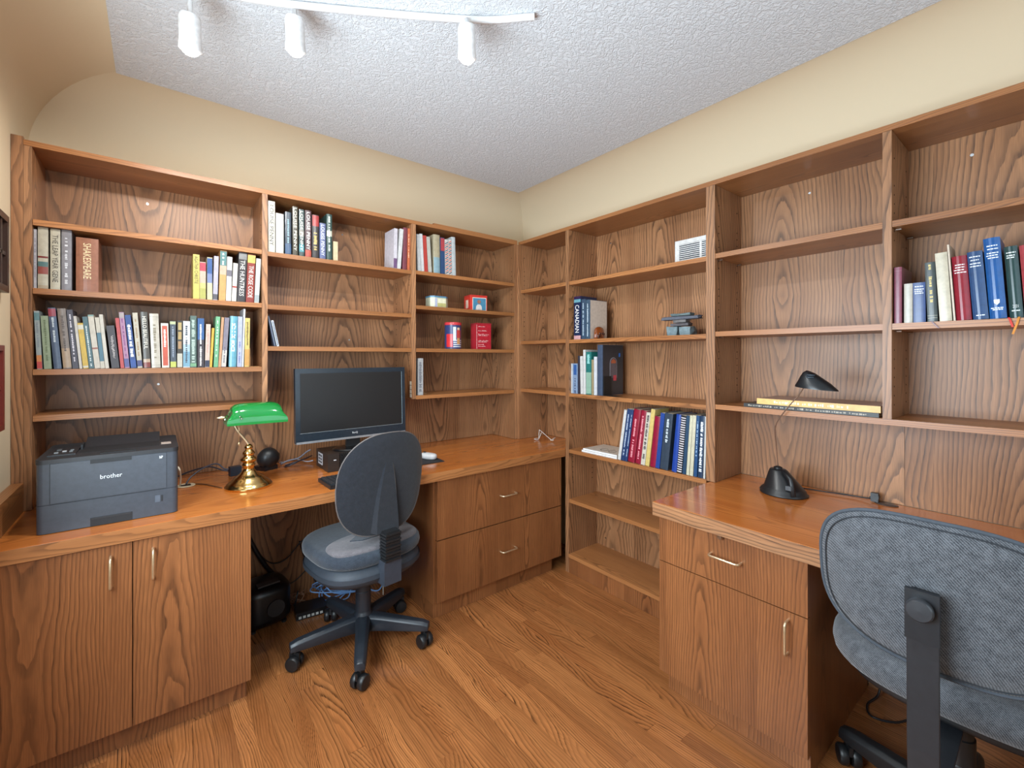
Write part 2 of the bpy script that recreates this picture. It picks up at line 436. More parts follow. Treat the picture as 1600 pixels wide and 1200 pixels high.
holes(bb, [(x, Y3b-0.0003, 1.16+0.032*k) for k in range(28) for x in (0.035, 0.215) if k % 9 not in (7, 8)], (0, -1, 0))
holes(bb, [(DB-0.0002, y, z) for y, z in ((-0.60, 2.05), (-0.95, 2.06), (-1.70, 2.05), (-2.20, 2.04), (-2.36, 2.06), (-0.56, 0.17))], (-1, 0, 0), 0.006, 'screws', M_CHROME)
bm = bmesh.new()
for yy in (Y2b-0.012, Y3b-0.012):
    for z in (1.7987-TS-0.004, 1.4432-TS-0.004):
        for xx in (0.035, 0.215): lathe(bm, [(0.004, -0.008), (0.004, 0.008)], 8, Matrix.Translation(Vector((xx, yy, z))-OFF[bb.name]) @ Matrix.Rotation(PI/2, 4, 'X'))
tag(from_bm('shelf_pins', bm, M_CHROME, bb), kind='stuff')

# ------------------------------------------------------------------ worktops
ZT0, ZT1 = 0.711, 0.7555
wt = thing('worktop', 'long oak worktop under the printer, lamp and monitor', 'worktop', (-1.1, -0.1, ZT0))
wbox('top', (XL+0.001, -0.4540, ZT0), (-0.0140, 0.279, ZT1), M_TOP, wt, 'x', bev=0.002, off=(0.11, 5.0))
wbox('corner_top', (-0.0135, -0.4540, ZT0), (0.279, 0.279, ZT1), M_TOP, wt, 'x', bev=0.0, off=(0.11, 5.0))
wbox('front_edge', (XL+0.001, -0.4575, ZT0-0.0005), (-0.001, -0.4542, ZT1-0.0015), M_OAKS, wt, 'x', bev=0.0006)
wbox('side_splash', (XL+0.001, -0.45, ZT1+0.0005), (XL+0.034, -0.0005, 0.862), M_OAKS, wt, 'y')
wt2 = thing('worktop', 'oak worktop of the right desk under the black desk lamp', 'worktop', (-0.1, -2.2, ZT0))
wbox('top', (-0.4480, -3.20, 0.706), (0.261, -1.4075, ZT1), M_TOP, wt2, 'y', bev=0.002, off=(0.31, 1.0))
wbox('end_top', (-0.4480, -1.4070, 0.706), (-0.0005, -1.3850, ZT1), M_TOP, wt2, 'y', bev=0.001, off=(0.31, 1.0))
wbox('front_edge', (-0.4520, -3.20, 0.7035), (-0.4482, -1.3850, ZT1-0.0015), M_OAK, wt2, 'y', bev=0.0006, off=(0.02, 3.3))

# ------------------------------------------------------------------ base cabinets
def pull(parent, p, axis, L, out, nm='handle'):
    """bow handle: L between feet, centred on p (world), axis = direction of the bar, out = direction away from the door"""
    o = OFF[root_of(parent).name]
    p = Vector(p)-o; a = Vector(axis); q = Vector(out)
    pts = [p-a*L/2, p-a*L/2+q*0.020, p-a*(L/2-0.004)+q*0.0265, p-a*(L/2-0.010)+q*0.029, p+a*(L/2-0.010)+q*0.029, p+a*(L/2-0.004)+q*0.0265, p+a*L/2+q*0.020, p+a*L/2]
    bm = bmesh.new(); tube(bm, pts, 0.0042, 10)
    return from_bm(nm, bm, M_BRASSH, parent, smooth=True, auto=50)
def root_of(o):
    while o.parent is not None: o = o.parent
    return o
c1 = thing('base_cabinet', 'oak two-door base cabinet under the printer', 'cabinet', (-2.05, -0.1, 0))
YD = -0.440
wbox('carcase', (XL+0.001, -0.4180, 0.090), (-1.7040, 0.270, 0.7105), M_OAKF, c1, 'z')
wbox('toe_kick', (XL+0.001, -0.4050, 0.0), (-1.712, 0.265, 0.0895), M_OAKF, c1, 'z')
for x0, x1, hx in ((-2.402, -2.0515, -2.105), (-2.0485, -1.7020, -1.996)):
    dr = wbox('door', (x0, YD, 0.080), (x1, YD+0.0215, 0.704), M_OAKF, c1, 'z', off=(0.07, 0.3))
    pull(dr, (hx, YD, 0.6175), (0, 0, 1), 0.100, (0, -1, 0))
c2 = thing('base_cabinet', 'oak cabinet with two wide drawers in the corner beside the desk chair', 'cabinet', (-0.45, -0.1, 0))
wbox('carcase', (-0.895, -0.4080, 0.076), (-0.004, 0.270, 0.7105), M_OAKF, c2, 'z')
wbox('toe_kick', (-0.893, -0.3990, 0.0), (-0.06, 0.265, 0.0755), M_OAKF, c2, 'z')
YD2 = -0.432
for z0, z1, hz in ((0.404, 0.705, 0.5545), (0.088, 0.3985, 0.243)):
    dr = wbox('drawer', (-0.884, YD2, z0), (-0.010, YD2+0.0235, z1), M_OAKF, c2, 'z', off=(0.16, 0.9))
    pull(dr, (-0.435, YD2, hz), (1, 0, 0), 0.104, (0, -1, 0))
c3 = thing('base_cabinet', 'oak cabinet with one drawer over a door under the right worktop', 'cabinet', (-0.1, -1.65, 0))
XD = -0.412
wbox('carcase', (-0.3900, -1.9080, 0.076), (0.260, -1.4075, 0.7055), M_OAKF, c3, 'z')
wbox('toe_kick', (-0.3760, -1.9060, 0.0), (0.255, -1.4090, 0.0755), M_OAKF, c3, 'z')
dr = wbox('drawer', (XD, -1.9095, 0.518), (XD+0.0215, -1.3900, 0.6985), M_OAKF, c3, 'z', off=(0.4, 1.5))
pull(dr, (XD, -1.657, 0.617), (0, 1, 0), 0.106, (-1, 0, 0))
dr = wbox('door', (XD, -1.9095, 0.078), (XD+0.0215, -1.3900, 0.5145), M_OAKF, c3, 'z', off=(0.4, 1.5))
pull(dr, (XD, -1.855, 0.436), (0, 0, 1), 0.104, (-1, 0, 0))
bm = bmesh.new(); lathe(bm, [(0.0, -0.012), (0.008, -0.012), (0.009, -0.009), (0.009, 0.0)], 16, Matrix.Translation(Vector((XD-0.006, -1.641, 0.689))-OFF[c3.name]) @ Matrix.Rotation(PI/2, 4, 'Y'))
from_bm('lock', bm, M_CHROME, c3, True, 40)
p = wbox('trim_1', (-1.703, 0.262, 0.0), (-0.896, 0.279, 0.7105), M_OAK, None, 'z'); struct(p, 'oak panel closing the back of the kneehole behind the chair', 'panel')
p = wbox('trim_2', (0.2625, -3.20, 0.0), (0.279, -1.909, 0.7055), M_OAK, None, 'z'); struct(p, 'oak panel behind the kneehole of the right desk', 'panel')
# ------------------------------------------------------------------ books
# per shelf: wall, shelf height, set-back of the spines, place; per book: position along the shelf, thickness, height, lean, colour, binding, label, spine print
BOOKS = {}
BOOKS['A12L'] = ('A', 1.5863, 0.018, 'upper shelf over the printer', [
(-2.3488,0.0075,0.2225,0.0,(196, 192, 198),'p','thin pale lilac book leftmost',{'P': ((120, 110, 120), 0.2, 0.85)}),
(-2.3380,0.0276,0.2344,0.0,(206, 196, 172),'h','cream hardback with red and teal town picture',{'bands': [(0.0, 0.06, (190, 170, 140)), (0.24, 0.36, (170, 80, 70)), (0.36, 0.44, (90, 130, 130)), (0.5, 0.53, (140, 50, 45))]}),
(-2.3048,0.0270,0.2331,0.0,(210, 200, 176),'h','cream hardback with dark capital lettering',{'T': ('THE LEAP YEAR GENE', (60, 52, 46), 0.12, 0.9)}),
(-2.2748,0.0283,0.2348,0.0,(150, 146, 152),'h','thick plain grey hardback',{'P': ((205, 205, 210), 0.12, 0.9)}),
(-2.2345,0.0649,0.2131,0.0,(178, 108, 76),'h','very thick terracotta volume in a torn jacket',{'T': ('SHAKESPEARE', (226, 204, 160), 0.24, 0.9), 'bulge': 0.004}),
])
BOOKS['A12R'] = ('A', 1.5863, 0.018, 'upper right shelf over the printer', [
(-1.8597,0.0232,0.1994,0.0,(228, 206, 88),'p','yellow paperback with dark lettering',{'T': ('AGATHA CHRISTIE', (60, 56, 40), 0.34, 0.96)}),
(-1.8352,0.0224,0.1687,0.0,(214, 184, 160),'p','short pink, lilac and lime paperback',{'bands': [(0.76, 0.98, (214, 62, 84)), (0.3, 0.44, (222, 200, 110)), (0.02, 0.3, (190, 186, 84))]}),
(-1.8079,0.0190,0.1928,0.0,(228, 214, 160),'p','paperback fading from blue to cream',{'bands': [(0.62, 0.98, (44, 92, 170)), (0.4, 0.62, (126, 140, 190))]}),
(-1.7864,0.0175,0.2021,1.4,(192, 184, 204),'p','slim lilac paperback with grey foot',{'bands': [(0.02, 0.14, (96, 92, 100))]}),
(-1.7638,0.0259,0.2318,1.4,(236, 166, 88),'p','tall orange paperback with teal head',{'bands': [(0.7, 0.985, (86, 140, 140)), (0.52, 0.7, (228, 180, 150))], 'P': ((226, 224, 214), 0.72, 0.95)}),
(-1.7363,0.0203,0.2063,1.5,(224, 220, 214),'p','white paperback with a grey picture band',{'bands': [(0.56, 0.7, (120, 112, 124))]}),
(-1.7139,0.0183,0.1799,2.3,(224, 214, 200),'p','short off-white paperback with a red dot',{'bands': [(0.36, 0.4, (190, 60, 50))]}),
(-1.6920,0.0332,0.2340,2.0,(72, 66, 70),'h','charcoal book with white capital lettering',{'T': ('THE HUNTRESS', (228, 224, 216), 0.12, 0.84), 'bands': [(0.86, 0.98, (150, 148, 146))]}),
(-1.6562,0.0326,0.2302,2.1,(166, 60, 50),'h','brick red book with yellow head and white lettering',{'T': ('THE ROSE CODE', (232, 226, 216), 0.1, 0.76), 'bands': [(0.82, 0.985, (228, 196, 90))]}),
(-1.6211,0.0190,0.2141,2.4,(222, 218, 208),'p','white paperback rightmost beside the divider',{'bands': [(0.02, 0.18, (170, 176, 176))]}),
])
BOOKS['A13'] = ('A', 1.281, 0.016, 'long row above the printer', [
(-2.3392,0.0138,0.2201,-2.3,(166, 178, 178),'p','grey-green paperback with a red and orange foot, first',{'bands': [(0.01, 0.13, (222, 70, 66)), (0.13, 0.24, (236, 140, 70)), (0.84, 0.97, (104, 150, 156))], 'P': ((120, 130, 140), 0.34, 0.8)}),
(-2.3207,0.0198,0.2027,-2.8,(154, 172, 136),'p','sage green paperback with fine dark lines',{'P': ((96, 110, 80), 0.16, 0.92)}),
(-2.2946,0.0208,0.2347,-4.2,(84, 102, 132),'h','slate blue book with a pink corner and pale lettering',{'bands': [(0.86, 0.985, (176, 70, 88))], 'P': ((186, 196, 204), 0.46, 0.86)}),
(-2.2690,0.0232,0.2340,-4.3,(146, 130, 120),'h','taupe grey book with a small round emblem',{'bands': [(0.02, 0.34, (190, 160, 130))], 'P': ((90, 80, 76), 0.3, 0.88)}),
(-2.2432,0.0169,0.2308,-4.4,(72, 66, 82),'p','dark violet-grey book with white lettering',{'P': ((206, 202, 212), 0.14, 0.92)}),
(-2.2237,0.0083,0.2071,-4.9,(218, 210, 198),'p','thin off-white book beside the yellow one',{}),
(-2.2131,0.0158,0.1802,-5.4,(230, 186, 44),'p','bright yellow book with white ends',{'bands': [(0.86, 0.96, (226, 220, 200)), (0.02, 0.06, (226, 220, 200))]}),
(-2.1957,0.0146,0.2064,-5.7,(66, 108, 116),'p','dark teal book with white lettering right of the yellow book',{'P': ((206, 216, 216), 0.06, 0.9)}),
(-2.1797,0.0168,0.2149,-5.6,(218, 208, 188),'p','cream book with a small red mark',{'bands': [(0.36, 0.39, (170, 90, 70)), (0.97, 0.998, (130, 170, 160))]}),
(-2.1619,0.0123,0.2056,-5.0,(216, 206, 186),'p','cream book with a long blue oval',{'bands': [(0.14, 0.7, (70, 122, 146))]}),
(-2.1482,0.0108,0.2180,-5.1,(220, 212, 196),'p','thin tall cream book left of the dark script book',{}),
(-2.1295,0.0240,0.1739,-5.4,(58, 46, 52),'p','short dark plum book with white script lettering',{'S': ((226, 220, 220), 0.22, 0.76)}),
(-2.1019,0.0113,0.2063,-4.7,(218, 62, 62),'p','plain coral red book',{}),
(-2.0886,0.0152,0.2307,-4.8,(190, 130, 168),'p','pink paperback with a blue-violet foot',{'bands': [(0.02, 0.17, (84, 86, 160)), (0.9, 0.99, (178, 160, 160))], 'P': ((120, 60, 120), 0.22, 0.88)}),
(-2.0699,0.0180,0.2203,-5.1,(22, 70, 156),'p','royal blue paperback with white lettering',{'P': ((232, 230, 224), 0.18, 0.82, 1), 'bands': [(0.03, 0.16, (28, 80, 180))]}),
(-2.0488,0.0162,0.2310,-4.2,(206, 196, 172),'p','beige paperback with a navy foot',{'bands': [(0.03, 0.14, (70, 72, 130))], 'P': ((150, 120, 90), 0.24, 0.9)}),
(-2.0290,0.0231,0.2360,-2.8,(92, 86, 78),'h','olive-grey paperback with large white lettering',{'T': ('HELLO BEAUTIFUL', (234, 228, 214), 0.34, 0.92), 'bands': [(0.01, 0.1, (150, 60, 50)), (0.1, 0.16, (200, 170, 140))]}),
(-2.0026,0.0298,0.2307,-2.0,(212, 202, 184),'h','cream book with a grey printed frame',{'bands': [(0.05, 0.055, (120, 120, 110)), (0.94, 0.945, (120, 120, 110))], 'P': ((130, 120, 100), 0.2, 0.8)}),
(-1.9684,0.0253,0.1918,-1.3,(232, 222, 208),'p','short white book with an orange-red panel',{'bands': [(0.05, 0.94, (226, 86, 56), 0.16)], 'P': ((244, 220, 210), 0.5, 0.86)}),
(-1.9396,0.0201,0.2026,-0.6,(72, 84, 98),'p','slate paperback with a lime foot',{'bands': [(0.01, 0.13, (206, 212, 80)), (0.93, 0.99, (196, 206, 150))], 'P': ((140, 150, 166), 0.24, 0.88)}),
(-1.9163,0.0184,0.2057,0.0,(66, 56, 42),'p','dark paperback with gold tiles and white foot',{'bands': [(0.01, 0.3, (206, 200, 180)), (0.4, 0.56, (186, 140, 90), 0.18), (0.6, 0.76, (196, 160, 90), 0.18), (0.8, 0.96, (200, 170, 100), 0.18)]}),
(-1.8954,0.0243,0.2050,0.0,(224, 226, 226),'p','white paperback shading to light blue at the foot',{'bands': [(0.02, 0.34, (120, 176, 204)), (0.34, 0.5, (176, 206, 220))], 'P': ((60, 66, 80), 0.1, 0.92)}),
(-1.8698,0.0224,0.2299,0.0,(88, 114, 104),'p','grey-green patterned paperback',{'P': ((170, 186, 176), 0.1, 0.92, 1), 'bands': [(0.02, 0.08, (120, 180, 130))]}),
(-1.8438,0.0246,0.2223,0.0,(64, 54, 60),'p','dark brown paperback with a blue upper half',{'bands': [(0.56, 0.985, (44, 98, 168))], 'P': ((216, 210, 206), 0.06, 0.9)}),
(-1.8166,0.0170,0.1948,1.4,(226, 196, 178),'p','short pale pink paperback with navy foot',{'bands': [(0.01, 0.16, (52, 56, 84))], 'P': ((190, 140, 130), 0.3, 0.9)}),
(-1.7990,0.0093,0.1786,3.0,(230, 182, 44),'p','very thin short yellow book',{}),
(-1.7839,0.0166,0.2314,2.2,(112, 186, 132),'p','mint green book with pale lettering',{'P': ((206, 226, 206), 0.2, 0.92)}),
(-1.7659,0.0102,0.2290,3.1,(218, 156, 110),'p','thin apricot book',{}),
(-1.7544,0.0181,0.2283,3.4,(140, 130, 146),'p','mauve-grey book with white foot',{'bands': [(0.01, 0.34, (214, 206, 196))], 'P': ((90, 84, 100), 0.1, 0.4)}),
(-1.7246,0.0291,0.2367,1.6,(108, 184, 208),'h','sky blue hardback with white lettering',{'P': ((232, 240, 242), 0.3, 0.86, 1), 'bulge': 0.004}),
(-1.6921,0.0179,0.2362,1.0,(186, 190, 218),'p','lavender paperback right of the sky blue hardback',{'P': ((110, 116, 160), 0.1, 0.5)}),
(-1.6731,0.0070,0.2736,1.6,(218, 222, 228),'p','thin tall white booklet',{}),
(-1.6625,0.0195,0.2309,0.9,(230, 198, 100),'p','yellow and orange book with dark script lettering',{'bands': [(0.02, 0.36, (226, 160, 74))], 'S': ((70, 60, 50), 0.44, 0.92)}),
])
BOOKS['A21L'] = ('A', 1.8383, 0.02, 'top shelf above the monitor', [
(-1.5619,0.0303,0.2518,0.0,(228, 222, 200),'h','tall ivory hardback with dark lettering, leftmost',{'T': ('LOUISE PENNY', (66, 62, 60), 0.14, 0.92)}),
(-1.5278,0.0346,0.1985,0.0,(220, 210, 200),'h','plain pale cream hardback, second from left',{'P': ((190, 176, 166), 0.2, 0.9)}),
(-1.4862,0.0276,0.2139,0.0,(58, 72, 88),'h','dark slate-blue hardback with pale streaks',{'bands': [(0.02, 0.26, (70, 100, 140))], 'P': ((130, 160, 170), 0.3, 0.86)}),
(-1.4517,0.0237,0.2480,0.0,(86, 78, 64),'h','tall olive-brown hardback with white lettering',{'T': ('LOUISE PENNY', (236, 230, 212), 0.1, 0.97)}),
(-1.4216,0.0238,0.2401,0.0,(74, 92, 92),'h','dark teal hardback with white lettering',{'T': ('LOUISE PENNY', (236, 232, 220), 0.12, 0.96), 'bands': [(0.1, 0.26, (80, 160, 170)), (0.44, 0.56, (150, 140, 130))]}),
(-1.3932,0.0291,0.2408,0.0,(92, 60, 68),'h','maroon hardback with red foot and white lettering',{'T': ('LOUISE PENNY', (240, 234, 226), 0.16, 0.96), 'bands': [(0.01, 0.16, (206, 84, 66))]}),
(-1.3593,0.0321,0.2247,0.0,(62, 56, 56),'h','black hardback with a red head and gold bars',{'bands': [(0.74, 0.985, (196, 58, 58))], 'P': ((206, 176, 110), 0.2, 0.62, 1)}),
(-1.3226,0.0299,0.1887,0.0,(98, 110, 160),'h','shorter periwinkle blue hardback with white lettering',{'T': ('LOUISE PENNY', (224, 226, 240), 0.1, 0.95)}),
(-1.2883,0.0272,0.2422,0.0,(56, 86, 80),'h','dark green hardback with pale bands',{'bands': [(0.52, 0.64, (206, 206, 186))], 'P': ((206, 214, 204), 0.2, 0.95)}),
(-1.2538,0.0228,0.1033,0.0,(222, 200, 152),'p','small cream booklet at the end of the row',{}),
])
BOOKS['A21R'] = ('A', 1.8383, 0.02, 'right end above the monitor', [
(-0.9176,0.0208,0.2341,1.1,(224, 218, 228),'p','lilac-white paperback with its cover showing',{'bands': [(0.02, 0.26, (122, 84, 134))]}),
(-0.8956,0.0218,0.2378,4.4,(226, 226, 226),'p','plain white paperback',{}),
(-0.8607,0.0246,0.2490,1.5,(142, 66, 80),'h','maroon hardback',{}),
(-0.8314,0.0144,0.2489,0.6,(232, 112, 64),'p','orange paperback against the divider',{'P': ((250, 214, 180), 0.3, 0.86)}),
])
BOOKS['A31'] = ('A', 1.8421, 0.02, 'top shelf of the corner bay', [
(-0.7635,0.0208,0.2208,-2.6,(210, 212, 214),'p','pale grey book leftmost',{}),
(-0.7395,0.0181,0.2271,-3.3,(226, 226, 228),'p','white book with tiny red marks, second',{}),
(-0.7194,0.0233,0.2210,-3.2,(216, 62, 52),'p','bright red book',{}),
(-0.6932,0.0232,0.2169,-3.7,(206, 204, 192),'p','off-white book right of the red one',{}),
(-0.6551,0.0439,0.2402,-0.7,(196, 182, 146),'h','thick tan book shading to light blue at the foot',{'bands': [(0.02, 0.42, (150, 188, 204))], 'bulge': 0.004}),
(-0.6069,0.0277,0.2279,-0.8,(44, 84, 140),'p','blue book with a red upper third',{'bands': [(0.64, 0.985, (214, 66, 76))]}),
(-0.5752,0.0245,0.2209,-1.4,(228, 226, 222),'p','white book with navy and red diagonal stripes',{'D': 1}),
(-0.5485,0.0211,0.2254,-1.3,(228, 226, 222),'p','second striped white book, nearer the corner',{'D': 1}),
(-0.5243,0.0264,0.2452,-1.6,(208, 218, 222),'h','pale blue-white book rightmost',{}),
])
BOOKS['A34'] = ('A', 1.0991, 0.02, 'low shelf right of the monitor', [
(-0.7635,0.0342,0.2209,0.0,(196, 196, 196),'p','single grey and white mottled book',{'P': ((110, 110, 116), 0.1, 0.9, 1)}),
])
BOOKS['B22'] = ('B', 1.4348, 0.02, 'shelf below the vent', [
(0.5110,0.0558,0.2630,0.0,(26, 46, 92),'h','navy dictionary with white lettering',{'T': ('CANADIAN', (236, 234, 232), 0.16, 0.8), 'bands': [(0.0, 0.09, (230, 170, 176)), (0.86, 0.93, (110, 180, 200)), (0.95, 0.995, (60, 30, 80))]}),
(0.5723,0.0334,0.2411,0.0,(58, 86, 116),'h','dark blue hardback beside the dictionary',{'P': ((170, 190, 206), 0.1, 0.9)}),
(0.6073,0.0327,0.2337,0.0,(64, 94, 120),'h','steel blue book with a beige cover',{'P': ((180, 196, 208), 0.1, 0.9), 'cover': (200, 186, 172)}),
])
BOOKS['B23'] = ('B', 1.1049, 0.02, 'shelf above the binder row', [
(0.4892,0.0109,0.1830,0.0,(216, 224, 234),'p','short pale blue-white book leftmost',{}),
(0.5019,0.0400,0.1833,0.0,(140, 168, 206),'p','short light blue book with a dark blue oval',{'bands': [(0.62, 0.96, (44, 100, 180), 0.2)], 'P': ((40, 50, 80), 0.04, 0.5)}),
(0.5467,0.0163,0.2306,-0.5,(54, 54, 70),'p','thin dark navy book',{}),
(0.5669,0.0221,0.2279,-1.1,(228, 226, 224),'p','thin white book, fourth',{}),
(0.5909,0.0181,0.2663,-0.7,(230, 230, 228),'p','thin taller white book, fifth',{}),
(0.6114,0.0405,0.2533,0.0,(26, 130, 124),'p','teal green book with a pale patterned foot',{'bands': [(0.02, 0.52, (150, 196, 172))], 'P': ((150, 210, 206), 0.74, 0.94, 1)}),
(0.6544,0.0155,0.2076,0.0,(176, 156, 112),'p','thin tan book',{}),
(0.6722,0.0230,0.2246,0.0,(222, 228, 236),'p','white-blue book beside the big black volume',{}),
(0.6984,0.0375,0.2935,0.0,(70, 88, 118),'h','large black picture book with blue-grey spine',{'cover': (44, 46, 52), 'depth': 0.2, 'arch': 1}),
])
BOOKS['B24'] = ('B', 0.7592, 0.012, 'leaning binder row by right desk', [
(0.8518,0.0174,0.2821,9.0,(228, 228, 226),'p','thin white folder first',{}),
(0.8730,0.0242,0.2882,8.8,(34, 66, 124),'p','first navy binder with white lettering',{'P': ((190, 204, 222), 0.1, 0.9)}),
(0.8992,0.0147,0.2879,8.5,(38, 70, 130),'p','second thinner navy binder',{'P': ((190, 204, 222), 0.1, 0.9)}),
(0.9165,0.0427,0.2893,8.3,(176, 22, 54),'h','first thick crimson binder',{'P': ((230, 150, 160), 0.1, 0.85), 'bulge': 0.004}),
(0.9640,0.0346,0.2875,7.9,(176, 24, 56),'h','second crimson binder',{'P': ((230, 150, 160), 0.1, 0.9), 'bulge': 0.004}),
(1.0015,0.0245,0.2802,7.5,(226, 216, 196),'p','cream book with dark speckled lettering',{'P': ((60, 54, 60), 0.1, 0.95, 1)}),
(1.0285,0.0233,0.3002,7.2,(238, 206, 108),'p','yellow folder',{}),
(1.0556,0.0317,0.2645,6.7,(176, 18, 60),'h','shorter glossy crimson book right of the yellow folder',{'bulge': 0.003}),
(1.0896,0.0229,0.2856,6.4,(24, 72, 172),'p','royal blue folder next to the slate box file',{}),
(1.1154,0.0439,0.2859,6.0,(58, 74, 94),'h','thick slate grey box file',{'P': ((196, 206, 214), 0.5, 0.9)}),
(1.1796,0.0267,0.2870,5.5,(28, 76, 190),'h','bright blue ring binder',{'bulge': 0.004}),
(1.2095,0.0266,0.2833,5.0,(30, 30, 34),'p','black spiral bound book with white rings',{'R': 1}),
(1.2395,0.0176,0.2864,4.5,(32, 74, 112),'p','dark blue folder right of the spiral book',{}),
(1.2599,0.0142,0.2887,4.0,(228, 222, 186),'p','first cream folder',{}),
(1.2774,0.0164,0.2902,3.5,(226, 220, 186),'p','second cream folder',{}),
(1.2975,0.0159,0.2917,3.0,(28, 82, 142),'p','mid blue folder',{'P': ((170, 196, 220), 0.3, 0.9)}),
(1.3172,0.0241,0.2921,2.5,(42, 68, 100),'h','navy book with white capital lettering',{'P': ((226, 230, 236), 0.1, 0.9, 1)}),
(1.3453,0.0087,0.2907,1.9,(222, 222, 218),'p','thin white folder last',{}),
])
BOOKS['B42'] = ('B', 1.4432, 0.015, 'upper right shelf over the desk', [
(2.0345,0.0203,0.1942,0.0,(156, 74, 98),'h','dusty maroon hardback leftmost',{'bands': [(0.93, 0.935, (200, 150, 160))]}),
(2.0609,0.0220,0.1339,0.0,(208, 202, 186),'h','short cream hardback',{}),
(2.0849,0.0310,0.1340,-0.5,(62, 92, 156),'h','short blue hardback with white lettering',{'L': ((226, 230, 238), [0.9, 0.83, 0.78, 0.73])}),
(2.1207,0.0249,0.1976,-2.2,(68, 80, 80),'h','dark grey-green hardback with gold lettering',{'P': ((206, 186, 120), 0.28, 0.96), 'bands': [(0.06, 0.065, (220, 214, 190)), (0.1, 0.105, (220, 214, 190))]}),
(2.1500,0.0292,0.2241,-3.1,(228, 216, 186),'h','tall plain cream hardback',{}),
(2.1826,0.0045,0.2478,-3.6,(230, 208, 180),'p','thin tall cream board',{}),
(2.1883,0.0350,0.2060,-3.3,(178, 26, 48),'h','glossy crimson hardback with white lettering',{'L': ((240, 230, 230), [0.86, 0.82, 0.78, 0.74]), 'bulge': 0.008}),
(2.2263,0.0336,0.2142,-3.9,(46, 88, 146),'h','mid blue hardback with a white title block',{'L': ((226, 232, 240), [0.92, 0.87, 0.82, 0.78, 0.06]), 'bulge': 0.006}),
(2.2621,0.0355,0.2493,-3.5,(18, 100, 186),'h','tall bright blue hardback with a crest',{'L': ((230, 238, 246), [0.9, 0.86, 0.81, 0.78, 0.75, 0.13, 0.11]), 'C': ((230, 238, 246), 0.17), 'bulge': 0.007}),
(2.3033,0.0273,0.2160,-3.4,(36, 76, 76),'h','dark green hardback with white numerals',{'L': ((220, 228, 226), [0.91, 0.87, 0.84, 0.1]), 'N': ('2021', (226, 232, 230), 0.14), 'bulge': 0.006}),
(2.3336,0.0287,0.2148,-3.3,(206, 66, 74),'h','red hardback at the right edge of the picture',{'bulge': 0.006}),
])
_tx = {}
def text_verts(txt):
    """outline of a word as a flat mesh, normalised to cap height 1; cached"""
    if txt in _tx: return _tx[txt]
    cu = bpy.data.curves.new('lettering', 'FONT'); cu.body = txt; cu.resolution_u = 2; cu.size = 1.0
    o = bpy.data.objects.new('lettering', cu); COL.objects.link(o)
    dg = bpy.context.evaluated_depsgraph_get(); dg.update()
    me = o.evaluated_get(dg).to_mesh()
    vs_ = [v.co.copy() for v in me.vertices]; fs = [tuple(p.vertices) for p in me.polygons]
    o.evaluated_get(dg).to_mesh_clear()
    bpy.data.objects.remove(o); bpy.data.curves.remove(cu)
    x0 = min(v.x for v in vs_); x1 = max(v.x for v in vs_); y0 = min(v.y for v in vs_); y1 = max(v.y for v in vs_)
    vs_ = [((v.x-x0)/(y1-y0), (v.y-y0)/(y1-y0)) for v in vs_]
    _tx[txt] = (vs_, fs, (x1-x0)/(y1-y0)); return _tx[txt]
def lettering(name, txt, rgb, parent, place, length, height, rough=0.5):
    """place(tx, ty) -> local point; text spans length x height"""
    vs_, fs, asp = text_verts(txt)
    me = bpy.data.meshes.new(name)
    me.from_pydata([place(x/asp*length, y*height) for x, y in vs_], [], fs); me.update()
    return link(name, me, cm(rgb, rough), parent)
def quads(name, rects, rgb, parent, place, rough=0.5):
    vv = []; ff = []
    for a0, b0, a1, b1 in rects:
        n = len(vv); vv += [place(a0, b0), place(a1, b0), place(a1, b1), place(a0, b1)]; ff.append((n, n+1, n+2, n+3))
    me = bpy.data.meshes.new(name); me.from_pydata(vv, [], ff); me.update()
    return link(name, me, cm(rgb, rough), parent)
M_PAGES = cm((206,194,170), 0.85)

